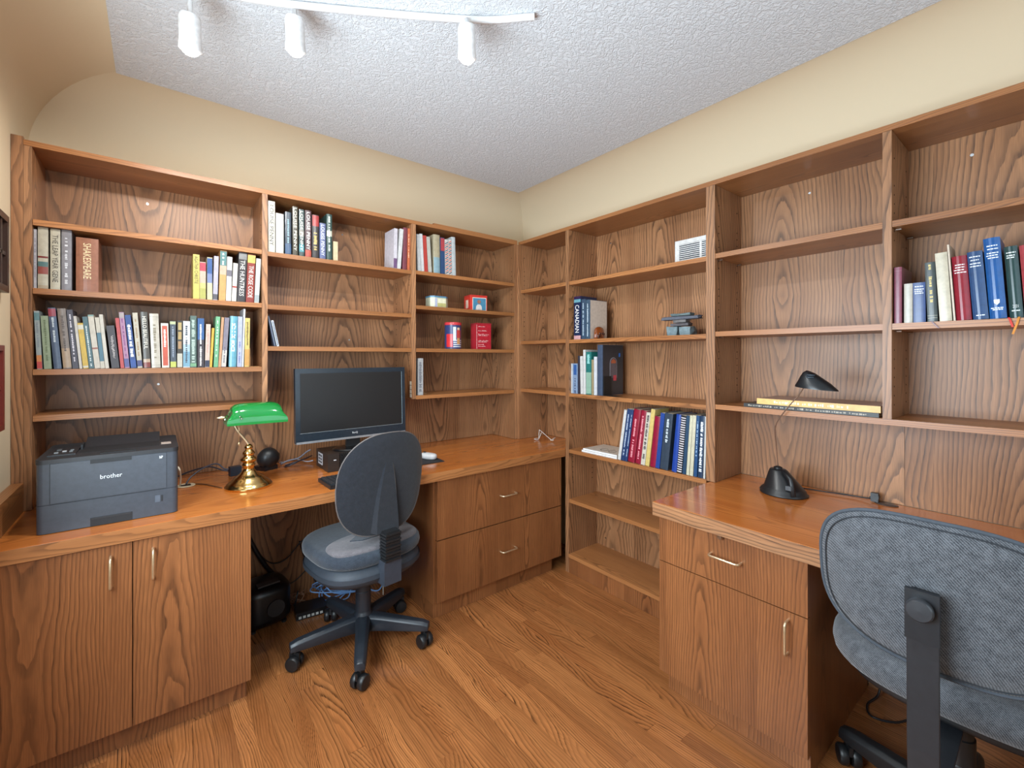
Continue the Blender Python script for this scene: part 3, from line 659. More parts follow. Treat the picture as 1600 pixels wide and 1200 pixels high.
def bkc(rgb):                      # printed colours are a little muted
    g = 0.3*rgb[0]+0.59*rgb[1]+0.11*rgb[2]
    return tuple(int((v*0.84+g*0.16)*0.86) for v in rgb)
def make_book(loc, rz, lean, t, h, rgb, kind, label, ex, group):
    th = math.radians(lean)
    z = loc[2] + (t*math.sin(th) if th > 0 else 0.0) + 0.0004
    nm = 'hardcover_book' if kind == 'h' else 'paperback_book'
    r = thing(nm, label, 'book', (loc[0], loc[1], z), rz, group, ry=th)
    rgb = bkc(rgb)
    rb = random.Random(int(t*1e5)*131+int(h*1e5)*17+sum(rgb))
    D = ex.get('depth', 0.155 if kind == 'h' else 0.130) * (0.94 + 0.12*rb.random())
    if h < 0.19 and 'depth' not in ex: D *= 0.88
    cw = 0.0022 if kind == 'h' else 0.0009
    cw = min(cw, t*0.22)
    bl = ex.get('bulge', 0.0016 if kind == 'h' else 0.0)
    bl = min(bl, t*0.3)
    N = 6 if bl > 0 else 1
    def sy(x): return bl - bl*4*(x/t)*(1-x/t)
    glossy = 0.28 if kind == 'h' else 0.4
    mat = cm(rgb, glossy, var=0.04)
    # cover: spine strip with thickness + two boards
    bm = bmesh.new()
    out = [(t*k/N, sy(t*k/N)) for k in range(N+1)]
    prof = out + [(t, D), (t-cw, D), (t-cw, bl+cw), (cw, bl+cw), (cw, D), (0, D)]
    lo = [bm.verts.new((x, y, 0)) for x, y in prof]; hi = [bm.verts.new((x, y, h)) for x, y in prof]
    n = len(prof)
    for k in range(n): bm.faces.new((lo[k], lo[(k+1) % n], hi[(k+1) % n], hi[k]))
    # end rims of the cover: spine strip and boards
    iL, iR = n-3, n-4     # inner corners (cw, bl+cw), (t-cw, bl+cw)
    for ring, flip in ((lo, False), (hi, True)):
        fs = [[ring[k] for k in range(N+1)] + [ring[iR], ring[iL]], [ring[N], ring[N+1], ring[N+2], ring[iR]], [ring[0], ring[iL], ring[n-2], ring[n-1]]]
        for f in fs: bm.faces.new(f[::-1] if not flip else f)
    bmesh.ops.recalc_face_normals(bm, faces=bm.faces)
    from_bm('cover', bm, mat, r)
    ins = 0.003 if kind == 'h' else 0.0003
    if t-2*cw > 0.002:
        box('pages', (cw+0.0001, bl+cw+0.0001, ins), (t-cw-0.0001, D-ins-0.0005, h-ins), M_PAGES, r, 0)
    def onspine(a, b, e=0.0004):           # a = across 0..t, b = height
        return (a, sy(min(max(a, 0), t))-e, b)
    used = [0.0]
    for bd in ex.get('bands', []):
        z0, z1, c = bd[:3]; c = bkc(c); inset = bd[3]*t if len(bd) > 3 else t*0.01
        vv, ff = [], []
        for k in range(N+1):
            a = inset + (t-2*inset)*k/N
            vv += [onspine(a, z0*h, 0.0003), onspine(a, z1*h, 0.0003)]
        for k in range(N): ff.append((2*k, 2*k+2, 2*k+3, 2*k+1))
        me = bpy.data.meshes.new('spine_band'); me.from_pydata(vv, [], ff); me.update()
        link('spine_band', me, cm(c, glossy), r)
    if 'T' in ex:
        txt, c, z0, z1 = ex['T']
        hh = min(t*0.56, 1.45*(z1-z0)*h/text_verts(txt)[2])
        lettering('title', txt, c, r, lambda a, b: ((t-hh)/2 + b, -0.0007, z1*h - a), (z1-z0)*h, hh)
    if 'P' in ex:                            # unreadable print: short strokes down the spine
        c, z0, z1 = ex['P'][:3]; big = len(ex['P']) > 3
        rects = []; zz = z1*h
        hw = t*(0.30 if big else 0.17)
        while zz > z0*h:
            L = rb.uniform(0.003, 0.009)
            if rb.random() < 0.82:
                j = rb.uniform(0.7, 1.0)*hw
                rects.append((t/2-j, zz-L*0.8, t/2+j*rb.uniform(0.5, 1.0), zz))
            zz -= L*1.05
        tag(quads('spine_print', rects, c, r, lambda a, b: onspine(a, b, 0.0007)), kind='stuff')
    if 'S' in ex:                            # handwritten looking script
        c, z0, z1 = ex['S']; bm = bmesh.new()
        pts = []; zz = z1*h; s = 1
        while zz > z0*h:
            pts.append((t/2 + s*t*rb.uniform(0.08, 0.24), -0.0012, zz)); zz -= rb.uniform(0.002, 0.0042); s = -s
        tube(bm, spline(pts, 3), 0.0007, 4); from_bm('title', bm, cm(c, 0.5), r)
    if 'L' in ex:
        c, ls = ex['L']; rects = []
        for q in ls:
            x0 = t*rb.uniform(0.10, 0.22); xe = t*rb.uniform(0.74, 0.90)
            while x0 < xe:
                wd = min(rb.uniform(0.003, 0.008), xe-x0); rects.append((x0, q*h-0.0016, x0+wd, q*h+0.0016)); x0 += wd+0.0012
        quads('title', rects, c, r, lambda a, b: (a, -0.0008 if bl == 0 else sy(a)-0.0008, b))
    if 'C' in ex:
        c, q = ex['C']
        bm = bmesh.new()
        prism(bm, [(-0.006, 0.010), (0.006, 0.010), (0.006, 0.0), (0.0, -0.007), (-0.006, 0.0)], 0, 0.0004, Matrix.Translation((t/2, -0.0004, q*h+0.006)) @ Matrix.Rotation(PI/2, 4, 'X'))
        from_bm('crest', bm, cm(c, 0.4), r)
    if 'N' in ex:
        txt, c, q = ex['N']
        lettering('number', txt, c, r, lambda a, b: (t*0.28+a, -0.0008, q*h+b), t*0.42, 0.009)
    if 'D' in ex:                            # diagonal stripes
        vv = []; ff = []; zz = 0.006; k = 0
        navy, red = [], []
        while zz < h-0.022:
            (navy if k % 2 == 0 else red).append(zz); zz += 0.0115; k += 1
        for lst, c in ((navy, (34,42,74)), (red, (206,84,60))):
            vv = []; ff = []
            for z0 in lst:
                m_ = len(vv); vv += [(t*0.06, -0.0005, z0), (t*0.94, -0.0005, z0+0.012), (t*0.94, -0.0005, z0+0.0175), (t*0.06, -0.0005, z0+0.0055)]; ff.append((m_, m_+1, m_+2, m_+3))
            me = bpy.data.meshes.new('spine_stripes'); me.from_pydata(vv, [], ff); link('spine_stripes', me, cm(c, 0.4), r)
    if 'R' in ex:                            # plastic ring binding
        bm = bmesh.new(); zz = 0.008
        while zz < h-0.01:
            tube(bm, [(t/2+0.42*t*math.cos(a), 0.001-0.004*math.sin(a), zz) for a in [PI*k/6 for k in range(7)]], 0.0024, 5)
            zz += 0.0115
        from_bm('ring_binding', bm, cm((226,220,226), 0.4), r)
    if 'cover' in ex:                        # differently coloured cover board facing the room
        box('cover_panel', (t+0.0001, bl+0.004, 0.002), (t+0.0006, D-0.001, h-0.002), cm(ex['cover'], 0.35), r, 0)
    if 'arch' in ex:                         # arched picture and small marks on the front cover
        q = Matrix(((0, 0, 1, t+0.0007), (1, 0, 0, 0), (0, 1, 0, 0), (0, 0, 0, 1)))
        def pn(nm2, poly, c, e):
            bm = bmesh.new(); prism(bm, poly, e, e+0.0004, q); from_bm(nm2, bm, cm(c, 0.3), r)
        cx, w2 = 0.098, 0.030
        arch = lambda k: [(cx-k, 0.10), (cx+k, 0.10)] + [(cx+k*math.cos(a), 0.188+k*math.sin(a)) for a in [PI*i/8 for i in range(9)]]
        pn('arch_border', arch(w2+0.003), (150,150,158), 0.0); pn('arch_picture', arch(w2), (92,84,90), 0.0005)
        pn('arch_rose', [(cx-0.02, 0.186), (cx+0.02, 0.186), (cx+0.022, 0.200), (cx, 0.212), (cx-0.022, 0.200)], (176,92,60), 0.001)
        pn('cover_mark', [(cx-0.002, 0.084), (cx+0.026, 0.084), (cx+0.026, 0.116), (cx-0.002, 0.116)], (186,64,76), 0.001)
        pn('cover_sticker', [(0.146, 0.224), (0.160, 0.224), (0.160, 0.246), (0.146, 0.246)], (20,110,200), 0.001)
    return r

GRP = {'A12L': 'books on the upper shelf over the printer', 'A12R': 'books on the upper shelf over the printer', 'A13': 'paperbacks in the long row over the printer',
       'A21L': 'hardbacks on the top shelf over the monitor', 'A21R': 'hardbacks on the top shelf over the monitor', 'A31': 'books in the corner bay', 'A34': None,
       'B22': 'books below the vent', 'B23': 'books above the binder row', 'B24': 'binders in the leaning row', 'B42': 'hardbacks on the upper right shelf'}
for key, (wallk, zz, back, place, lst) in BOOKS.items():
    for s, t, h, lean, rgb, kind, lab, ex in lst:
        if wallk == 'A':
            loc = (max(s, -2.3485), back, zz); rz = 0.0
        else:
            loc = (back, -s, zz); rz = -PI/2
        make_book(loc, rz, lean, t, h, rgb, kind, lab + ', ' + place, ex, GRP[key])

# ---- books and magazines lying flat
def flat_book(loc, sx, sy_, hgt, rgb, label, rz=0.0, pr=None, top=None, page_side='x'):
    r = thing('flat_book', label, 'book', loc, rz)
    box('cover', (0, 0, 0), (sx, sy_, hgt*0.12), cm(rgb, 0.4), r, 0.0003); box('cover', (0, 0, hgt*0.88), (sx, sy_, hgt), cm(top or rgb, 0.4), r, 0.0003)
    box('spine', (-0.0008, 0, 0), (0.001, sy_, hgt), cm(rgb, 0.4), r, 0.0003)
    box('pages', (0.0015, 0.001, hgt*0.125), (sx-0.002, sy_-0.001, hgt*0.875), M_PAGES, r, 0)
    if pr:
        rb = random.Random(5); rects = []; a = sy_*pr[1]
        while a < sy_*pr[2]:
            L = rb.uniform(0.004, 0.012); rects.append((a, hgt*rb.uniform(0.24, 0.36), a+L*rb.uniform(0.45, 0.85), hgt*rb.uniform(0.56, 0.74))); a += L*rb.choice((1.0, 1.0, 1.0, 1.6))
        quads('spine_print', rects, pr[0], r, lambda p, q: (-0.0012, sy_-p, q))
    return r
flat_book((0.020, -1.992, 1.1118), 0.225, 0.466, 0.0155, (34,32,32), 'long flat black book lying on the shelf behind the desk lamp head', pr=((170,162,148), 0.04, 0.92))
flat_book((0.026, -1.996, 1.1277), 0.20, 0.418, 0.024, (226,180,104), 'long flat yellow-tan book lying on top of the black one', pr=((248,236,206), 0.16, 0.78), top=(150,120,110))
r = flat_book((0.016, -0.842, 0.7595), 0.20, 0.262, 0.011, (224,224,224), 'white magazine lying flat left of the leaning binder row', top=(196,186,176))
r2 = flat_book((0.022, -0.838, 0.7710), 0.19, 0.252, 0.009, (230,230,230), 'upper white magazine with sketched cover on the flat pile', top=(200,190,178))
bm = bmesh.new()
for a0 in (0.08, 0.14):
    tube(bm, spline([(0.06+0.03*math.cos(a)+0.01*math.sin(3*a), a0+0.02*math.sin(a), 0.0094) for a in [i*PI/5 for i in range(9)]], 3), 0.0012, 4)
from_bm('cover_sketch', bm, cm((90,80,72), 0.6), r2)

# folders leaning in the middle bay
def folder(loc, lean, t, h, d, rgb, label):
    th = math.radians(lean); r = thing('folder', label, 'folder', loc, 0, ry=th)
    box('cover', (0, 0, 0), (t, d, h), cm(rgb, 0.35), r, 0.0006)
    box('sleeve_edge', (t*0.25, -0.0012, 0.004), (t*0.75, 0.0, h-0.004), cm((90,96,110), 0.3), r, 0)
folder((-1.5235, 0.016, 1.3803), -11.5, 0.009, 0.128, 0.13, (216,222,230), 'pale grey folder leaning outermost in the middle bay')
folder((-1.5360, 0.016, 1.3803), -11.5, 0.0075, 0.150, 0.13, (70,78,98), 'dark slate folder leaning against the middle bay divider')
# ------------------------------------------------------------------ soft shapes
def sp(v, e): return math.copysign(abs(v)**e, v)
def pad(bm, hx, hy, z0, z1, n=3.2, seg=40, rnd=0.03, dome=0.01, M=None, dish=0.0):
    """cushion: superellipse outline, rounded rims"""
    prof = []
    for k in range(5):
        a = PI/2*k/4; prof.append((rnd*(1-math.sin(a)), z0+rnd*0.9*(1-math.cos(a))))
    for k in range(5):
        a = PI/2*k/4; prof.append((rnd*(1-math.cos(a)), z1-rnd*0.9*(1-math.sin(a))))
    rings = []
    def ring(ins, z):
        return [bm.verts.new((sp(math.cos(2*PI*k/seg), 2/n)*(hx-ins), sp(math.sin(2*PI*k/seg), 2/n)*(hy-ins), z)) for k in range(seg)]
    for ins, z in prof: rings.append(ring(ins, z))
    for f in (0.66, 0.33):
        ins_x = hx-(hx-rnd)*f
        rings.append([bm.verts.new((sp(math.cos(2*PI*k/seg), 2/n)*(hx-rnd)*f, sp(math.sin(2*PI*k/seg), 2/n)*(hy-rnd)*f, z1+dome*(1-f))) for k in range(seg)])
    for a, b in zip(rings, rings[1:]):
        for k in range(seg): bm.faces.new((a[k], a[(k+1) % seg], b[(k+1) % seg], b[k]))
    bm.faces.new(rings[0][::-1]); bm.faces.new(rings[-1])
    if M is not None:
        for rg in rings:
            for v in rg: v.co = M @ v.co
def shell(bm, hx, hz, zc, n, yfun, thick, seg=48, nr=8, side=+1, rim=0.012, wfun=None):
    """curved back panel: rounded outline, surface y = yfun(x, z); side=-1 builds the outer (rear) skin bulging back"""
    rings = []
    for i in range(nr+1):
        r = i/nr
        rg = []
        for k in range(seg):
            a = 2*PI*k/seg
            x = r*hx*sp(math.cos(a), 2/n); z = r*hz*sp(math.sin(a), 2/n)
            if wfun: x *= wfun(z/hz)
            e = thick*math.sqrt(max(0.0, 1-r**6))
            rg.append(bm.verts.new((x, yfun(x, z)+side*e, zc+z)))
            if i == 0: break
        rings.append(rg)
    for k in range(seg): bm.faces.new((rings[0][0], rings[1][k], rings[1][(k+1) % seg]) if side < 0 else (rings[0][0], rings[1][(k+1) % seg], rings[1][k]))
    for a, b in zip(rings[1:], rings[2:]):
        for k in range(seg):
            q = (a[k], b[k], b[(k+1) % seg], a[(k+1) % seg])
            bm.faces.new(q if side < 0 else q[::-1])
    return rings
def star_base(r, mat, angs, rad, hub_z=0.115, col_top=0.345, wheel=None, cy=0.0):
    wheel = wheel or M_BLACK
    for a in angs:
        ca, sa = math.cos(a), math.sin(a)
        bm = bmesh.new()
        secs = [(0.020, 0.034, 0.078, 0.150), (0.10, 0.029, 0.080, 0.142), (0.20, 0.026, 0.080, 0.130), (rad-0.010, 0.024, 0.080, 0.121), (rad+0.020, 0.020, 0.081, 0.112)]
        rings = []
        for d, hw, zb, zt in secs:
            rings.append([bm.verts.new((d*ca - s*hw*sa*kk, cy + d*sa + s*hw*ca*kk, z)) for s, z, kk in ((-1, zb, 1.0), (1, zb, 1.0), (1, zt-0.012, 1.0), (1, zt, 0.55), (-1, zt, 0.55), (-1, zt-0.012, 1.0))])
        for p, q in zip(rings, rings[1:]):
            for k in range(6): bm.faces.new((p[k], p[(k+1) % 6], q[(k+1) % 6], q[k]))
        bm.faces.new(rings[0][::-1]); bm.faces.new(rings[-1]); bmesh.ops.recalc_face_normals(bm, faces=bm.faces); bevel(bm, 0.003, 2, 25)
        from_bm('base_leg', bm, mat, r, True, 35)
        # caster: two wheels, hood, pin
        px, py = rad*ca, cy + rad*sa; ang = a + 0.9
        M = Matrix.Translation((px, py, 0.0302)) @ Matrix.Rotation(ang, 4, 'Z')
        c = box('caster', (-0.0055, -0.022, 0.010), (0.0055, 0.022, 0.040), wheel, r, 0.003, M=M)
        for s in (-1, 1):
            bm = bmesh.new(); lathe(bm, [(0.012, -0.012), (0.027, -0.012), (0.030, -0.008), (0.030, 0.007), (0.026, 0.012), (0.010, 0.014), (0.0, 0.014)], 22, M @ Matrix.Translation((s*0.0178, 0, 0)) @ Matrix.Rotation(s*PI/2, 4, 'Y'))
            from_bm('wheel', bm, wheel, c, True, 40)
        bm = bmesh.new(); tube(bm, [(px, py, 0.045), (px, py, 0.084)], 0.008, 10); from_bm('pin', bm, wheel, c, True)
    bm = bmesh.new(); lathe(bm, [(0.044, 0.070), (0.046, 0.078), (0.044, 0.145), (0.035, 0.158), (0.034, 0.165), (0.034, 0.250), (0.0315, 0.253), (0.0315, 0.320), (0.028, 0.322), (0.028, col_top)], 28, Matrix.Translation((0, cy, 0)))
    from_bm('gas_column', bm, mat, r, True, 35)

F_SEAT = fabric('blue_grey_fabric', (29,35,43), (60,68,79))
F_SEATL = fabric('light_grey_fabric', (72,70,74), (112,108,112))
F_BACK = fabric('charcoal_fabric', (20,22,27), (38,41,48), scale=700)
F_GREY = fabric('grey_weave_fabric', (38,40,45), (104,107,112), scale=520, wave=95.0)
M_CHA = cm((36,41,48), 0.38)

# ------------------------------------------------------------------ desk chair at the printer desk
ch = thing('office_chair', 'dark swivel office chair seen from behind at the monitor desk', 'chair', (-1.239, -0.375, 0.0), math.radians(7))
star_base(ch, M_CHA, [math.radians(a-7) for a in (176, -112.5, -42, 31, 102)], 0.288, col_top=0.365)
bm = bmesh.new(); pad(bm, 0.237, 0.230, 0.352, 0.462, 2.9, rnd=0.072, dome=0.0, M=Matrix.Translation((0, 0.005, 0))); from_bm('seat_shell', bm, cm((48,55,64), 0.6), ch, True, 50)
bm = bmesh.new(); pad(bm, 0.239, 0.231, 0.446, 0.510, 2.9, rnd=0.028, dome=0.012, M=Matrix.Translation((0, 0.01, 0))); seat = from_bm('seat', bm, F_SEAT, ch, True, 60)
bm = bmesh.new(); pad(bm, 0.205, 0.105, 0.492, 0.5225, 2.6, rnd=0.014, dome=0.003, M=Matrix.Translation((0, -0.095, 0))); from_bm('seat_panel', bm, F_SEATL, seat, True, 60)
bm = bmesh.new(); prism(bm, [(-0.10, -0.075), (-0.055, -0.040), (0.055, -0.040), (0.10, -0.075), (0.055, -0.105), (-0.055, -0.105)], 0.523, 0.5275); bevel(bm, 0.002); from_bm('seat_inset', bm, F_SEAT, seat)
yb = lambda x, z: -0.205 - 0.14*(z) + 0.9*x*x - 0.25*(z*z)
wf = lambda q: 1.0 - 0.10*max(0.0, q)**2 - 0.03*max(0.0, -q)
bm = bmesh.new(); shell(bm, 0.203, 0.222, 0.786, 2.7, yb, 0.012, side=-1, wfun=wf); from_bm('back_shell', bm, F_BACK, ch, True)
bm = bmesh.new(); shell(bm, 0.203, 0.222, 0.786, 2.7, lambda x, z: yb(x, z)+0.001, 0.048, side=+1, wfun=wf); from_bm('back_cushion', bm, F_SEATL, ch, True)
bm = bmesh.new(); pts = []
for k in range(49):
    a = 2*PI*k/48; z = 0.222*sp(math.sin(a), 2/2.7); x = 0.203*sp(math.cos(a), 2/2.7)*wf(z/0.222); pts.append((x*1.004, yb(x, z)+0.002, 0.786+z*1.003))
tube(bm, pts, 0.0030, 6, cap=False); from_bm('back_piping', bm, cm((92,86,84), 0.6), ch, True)
# raised spine on the rear of the shell
bm = bmesh.new(); rows_ = []
for k in range(9):
    q = k/8; z = -0.205 + q*0.30; hw = 0.052*(1-0.72*q**1.6); dp = 0.026*(1-q)**0.8 + 0.001
    rows_.append([bm.verts.new((x, yb(x, z)-0.011-d, 0.786+z)) for x, d in ((-hw-0.012, -0.004), (-hw, dp), (hw, dp), (hw+0.012, -0.004))])
for p, q in zip(rows_, rows_[1:]):
    for k in range(3): bm.faces.new((p[k], p[k+1], q[k+1], q[k]))
bm.faces.new([v for v in rows_[0]][::-1])
from_bm('back_spine', bm, F_BACK, ch, True, 30)
bm = bmesh.new()
for k in range(9):
    z = 0.470 + k*0.0135
    bbox(bm, (-0.036, -0.268+0.004*(k % 2), z), (0.036, -0.215, z+0.0085))
bbox(bm, (-0.031, -0.262, 0.468), (0.031, -0.213, 0.592)); bevel(bm, 0.002)
tag(from_bm('bellows', bm, M_BLACK, ch), 'black ribbed bellows between seat and back')
bm = bmesh.new(); bbox(bm, (-0.040, -0.262, 0.372), (0.040, -0.18, 0.470)); bevel(bm, 0.008, 2); from_bm('back_bracket', bm, cm((52,58,68), 0.45), ch, True, 40)
bm = bmesh.new(); tube(bm, [(0.05, 0.05, 0.385), (0.20, 0.05, 0.375), (0.255, 0.05, 0.372)], [0.005, 0.005, 0.009], 8); from_bm('lever', bm, M_BLACK, ch, True)

# ------------------------------------------------------------------ grey chair at the right desk
cb = thing('office_chair', 'grey woven office chair with a black flat back bar at the right desk', 'chair', (-0.46, -2.232, 0.0), -PI/2)
star_base(cb, M_BLACK, [math.radians(a) for a in (90, 162, 234, 306, 18)], 0.28, col_top=0.412, cy=0.15)
bm = bmesh.new(); pad(bm, 0.235, 0.190, 0.405, 0.440, 3.0, rnd=0.014, dome=0.0, M=Matrix.Translation((0, 0.205, 0))); from_bm('seat_shell', bm, M_BLACK, cb, True, 50)
bm = bmesh.new(); pad(bm, 0.284, 0.240, 0.434, 0.532, 2.6, rnd=0.046, dome=0.012, M=Matrix.Translation((0, 0.205, 0))); from_bm('seat', bm, F_GREY, cb, True, 60)
yb2 = lambda x, z: -0.220 - 0.16*z + 1.0*x*x
bm = bmesh.new(); shell(bm, 0.220, 0.173, 0.807, 2.9, yb2, 0.022, side=-1); from_bm('backrest', bm, F_GREY, cb, True)
bm = bmesh.new(); shell(bm, 0.220, 0.173, 0.807, 2.9, lambda x, z: yb2(x, z)+0.001, 0.050, side=+1); from_bm('back_cushion', bm, F_GREY, cb, True)
for kk, nm in ((1.0, 'welt'), (0.93, 'back_seam')):
    bm = bmesh.new(); pts = []
    for k in range(65):
        a = 2*PI*k/64; x = kk*0.220*sp(math.cos(a), 2/2.9); z = kk*0.173*sp(math.sin(a), 2/2.9)
        e = 0.022*math.sqrt(max(0.0, 1-kk**6)); pts.append((x, yb2(x, z)-e-0.0005, 0.807+z))
    tube(bm, pts, 0.0045 if kk == 1.0 else 0.0016, 6, cap=False); from_bm(nm, bm, cm((66,72,80) if kk == 1.0 else (40,44,50), 0.9), cb, True)
bm = bmesh.new()
path = [(-0.278, 0.836), (-0.272, 0.70), (-0.270, 0.50), (-0.262, 0.425), (-0.235, 0.385), (-0.19, 0.376), (0.15, 0.390)]
W_ = 0.0258; ring_ = []
for (y, z), nn in zip(path, [(-1, 0), (-1, 0), (-1, 0), (-0.95, -0.3), (-0.6, -0.8), (-0.1, -1), (0, -1)]):
    ring_.append([bm.verts.new((sx*W_-0.008, y+o*nn[0], z+o*nn[1])) for sx, o in ((-1, -0.003), (1, -0.003), (1, 0.004), (-1, 0.004))])
for p, q in zip(ring_, ring_[1:]):
    for k in range(4): bm.faces.new((p[k], p[(k+1) % 4], q[(k+1) % 4], q[k]))
bm.faces.new(ring_[0][::-1]); bm.faces.new(ring_[-1]); bmesh.ops.recalc_face_normals(bm, faces=bm.faces); bevel(bm, 0.0012, 1, 40)
from_bm('back_bar', bm, cm((34,36,40), 0.4), cb)
box('bar_sleeve', (-0.0352, -0.287, 0.735), (0.0192, -0.277, 0.840), cm((30,32,36), 0.35), cb, 0.0015)
bm = bmesh.new(); lathe(bm, [(0.020, 0.0), (0.021, 0.005), (0.0195, 0.008), (0.0225, 0.010), (0.0225, 0.018), (0.020, 0.021), (0.0, 0.022)], 32, Matrix.Translation((-0.009, -0.2872, 0.806)) @ Matrix.Rotation(PI/2, 4, 'X')); from_bm('knob', bm, cm((46,48,52), 0.35), cb, True, 40)
box('back_mount', (-0.030, -0.277, 0.765), (0.014, -0.236, 0.830), M_BLACK, cb, 0.002)

# ------------------------------------------------------------------ printer
Zw = ZT1
pr = thing('laser_printer', 'dark grey desktop laser printer on the left end of the worktop', 'printer', (-2.289, -0.362, Zw), 0.0)
W, D, H = 0.364, 0.335, 0.247
m_body = cm((62,68,77), 0.45); m_dark = cm((38,40,44), 0.5); m_slot = cm((26,29,33), 0.6)
def plan(w, d, ins=0.0, rr=0.018):
    out = []
    for cx, cy, a0 in ((rr, rr, PI), (w-rr, rr, 1.5*PI), (w-rr, d-rr, 0), (rr, d-rr, PI/2)):
        for k in range(5):
            a = a0+PI/2*k/4; out.append((cx+(rr-ins)*math.cos(a), cy+(rr-ins)*math.sin(a)))
    return out
bm = bmesh.new(); prism(bm, plan(W, D), 0.0945, 0.226); from_bm('body', bm, m_body, pr, True, 40)
bm = bmesh.new(); prism(bm, plan(W, D), 0.002, 0.0930); tray = from_bm('paper_tray', bm, m_body, pr, True, 40)
bm = bmesh.new(); prism(bm, plan(W, D, 0.003), 0.0928, 0.0947); from_bm('seam', bm, m_slot, pr)
bm = bmesh.new(); prism(bm, plan(W, D, -0.002), 0.226, 0.240); bevel(bm, 0.003); from_bm('top_cover', bm, m_dark, pr, True, 40)
bm = bmesh.new(); prism(bm, [(0.034, 0.006), (W-0.034, 0.006), (W-0.034, -0.0025), (0.034, -0.0025)], 0.0975, 0.2245); bevel(bm, 0.0012); dfr = from_bm('front_door', bm, m_body, pr)
for x in (0.0333, W-0.0353): box('door_seam', (x-0.0009, -0.0014, 0.096), (x+0.0009, 0.004, 0.225), m_slot, pr, 0)
box('door_grip', (0.128, -0.0034, 0.213), (0.234, 0.004, 0.2262), m_slot, dfr, 0.002)
box('tray_grip', (0.128, -0.0012, 0.0015), (0.236, 0.004, 0.030), m_slot, tray, 0.003)
box('grip_lip', (0.131, -0.0022, 0.0245), (0.233, 0.0, 0.0300), m_dark, tray, 0.001)
box('paper_gauge', (W-0.049, -0.0012, 0.050), (W-0.044, 0.003, 0.072), m_slot, tray, 0.001)
box('label_plate', (W-0.066, -0.0006, 0.049), (W-0.052, 0.002, 0.073), cm((84,92,104), 0.4), tray, 0.0005)
lettering('logo', 'brother', (226,232,236), dfr, lambda a, b: (0.153+a, -0.0032, 0.158+b), 0.056, 0.0145)
quads('wireless_mark', [(W-0.054, 0.206, W-0.046, 0.210), (W-0.054, 0.211, W-0.051, 0.2145), (W-0.049, 0.2105, W-0.044, 0.215)], (200,206,210), dfr, lambda a, b: (a, -0.0032, b))
# top: output recess with raised flap, control panel and buttons
box('output_tray', (0.092, 0.075, 0.2401), (W-0.055, 0.300, 0.2407), m_slot, pr, 0)
bm = bmesh.new(); prism(bm, [(0.20, 0.2405), (0.305, 0.2640), (0.309, 0.2600), (0.309, 0.2405)], 0.095, W-0.052, Matrix(((0, 0, 1, 0), (1, 0, 0, 0), (0, 1, 0, 0), (0, 0, 0, 1)))); from_bm('output_flap', bm, m_dark, pr)
box('flap_post', (0.090, 0.155, 0.2402), (0.096, 0.215, 0.258), m_slot, pr, 0.001)
box('control_panel', (0.018, 0.06, 0.2402), (0.086, 0.215, 0.2440), cm((40,42,46), 0.35), pr, 0.001)
for x, y, w_, l_, c in ((0.030, 0.095, 0.010, 0.012, (150,156,160)), (0.048, 0.115, 0.010, 0.016, (196,200,204)), (0.066, 0.135, 0.009, 0.012, (120,126,130)), (0.066, 0.105, 0.009, 0.012, (120,126,130)), (0.030, 0.150, 0.012, 0.025, (90,96,100))):
    box('button', (x, y, 0.2441), (x+w_, y+l_, 0.2462), cm(c, 0.4), pr, 0.0006)
box('front_ridge', (0.150, 0.020, 0.2402), (0.245, 0.045, 0.2422), m_slot, pr, 0.001)
box('top_label', (W-0.048, 0.10, 0.2403), (W-0.018, 0.150, 0.2410), cm((176,160,150), 0.5), pr, 0)

# ------------------------------------------------------------------ banker's lamp
bl = thing('bankers_lamp', "brass banker's lamp with a green glass shade beside the printer", 'lamp', (-1.668, -0.150, Zw+0.0004))
bm = bmesh.new(); lathe(bm, [(0.0, 0.0), (0.090, 0.0), (0.0925, 0.003), (0.0925, 0.008), (0.088, 0.011), (0.086, 0.016), (0.078, 0.024), (0.062, 0.036), (0.060, 0.040), (0.046, 0.050), (0.034, 0.060), (0.027, 0.070), (0.022, 0.076), (0.022, 0.080)], 48); from_bm('base', bm, M_BRASS, bl, True, 50)
bm = bmesh.new(); lathe(bm, [(0.020, 0.080), (0.021, 0.088), (0.0255, 0.094), (0.0255, 0.100), (0.021, 0.106), (0.029, 0.114), (0.033, 0.121), (0.029, 0.128), (0.021, 0.133), (0.019, 0.139), (0.024, 0.146), (0.024, 0.151), (0.016, 0.160), (0.013, 0.166), (0.017, 0.172), (0.014, 0.181), (0.007, 0.187), (0.0, 0.188)], 36); from_bm('turned_stem', bm, M_BRASS, bl, True, 60)
bm = bmesh.new(); arm = spline([(0.0, 0.0, 0.183), (-0.012, 0.0, 0.204), (-0.038, 0.0, 0.242), (-0.052, 0.0, 0.270), (-0.054, 0.0, 0.300)], 5); tube(bm, arm, 0.0052, 12); from_bm('arm', bm, M_BRASSH, bl, True)
t_ = NT('green_glass'); tc_ = t_.n('ShaderNodeTexCoord').outputs['Object']
t_.l(t_.mix(t_.noise(tc_, 9.0, 1.0), lin((4,104,40)), lin((10,128,56))), t_.b.inputs['Base Color'])
t_.set(Roughness=0.10, Subsurface_Weight=0.12, Subsurface_Radius=(0.01, 0.03, 0.015), Coat_Weight=0.6, Coat_Roughness=0.04)
bm = bmesh.new(); NA, NX = 18, 14; g = []
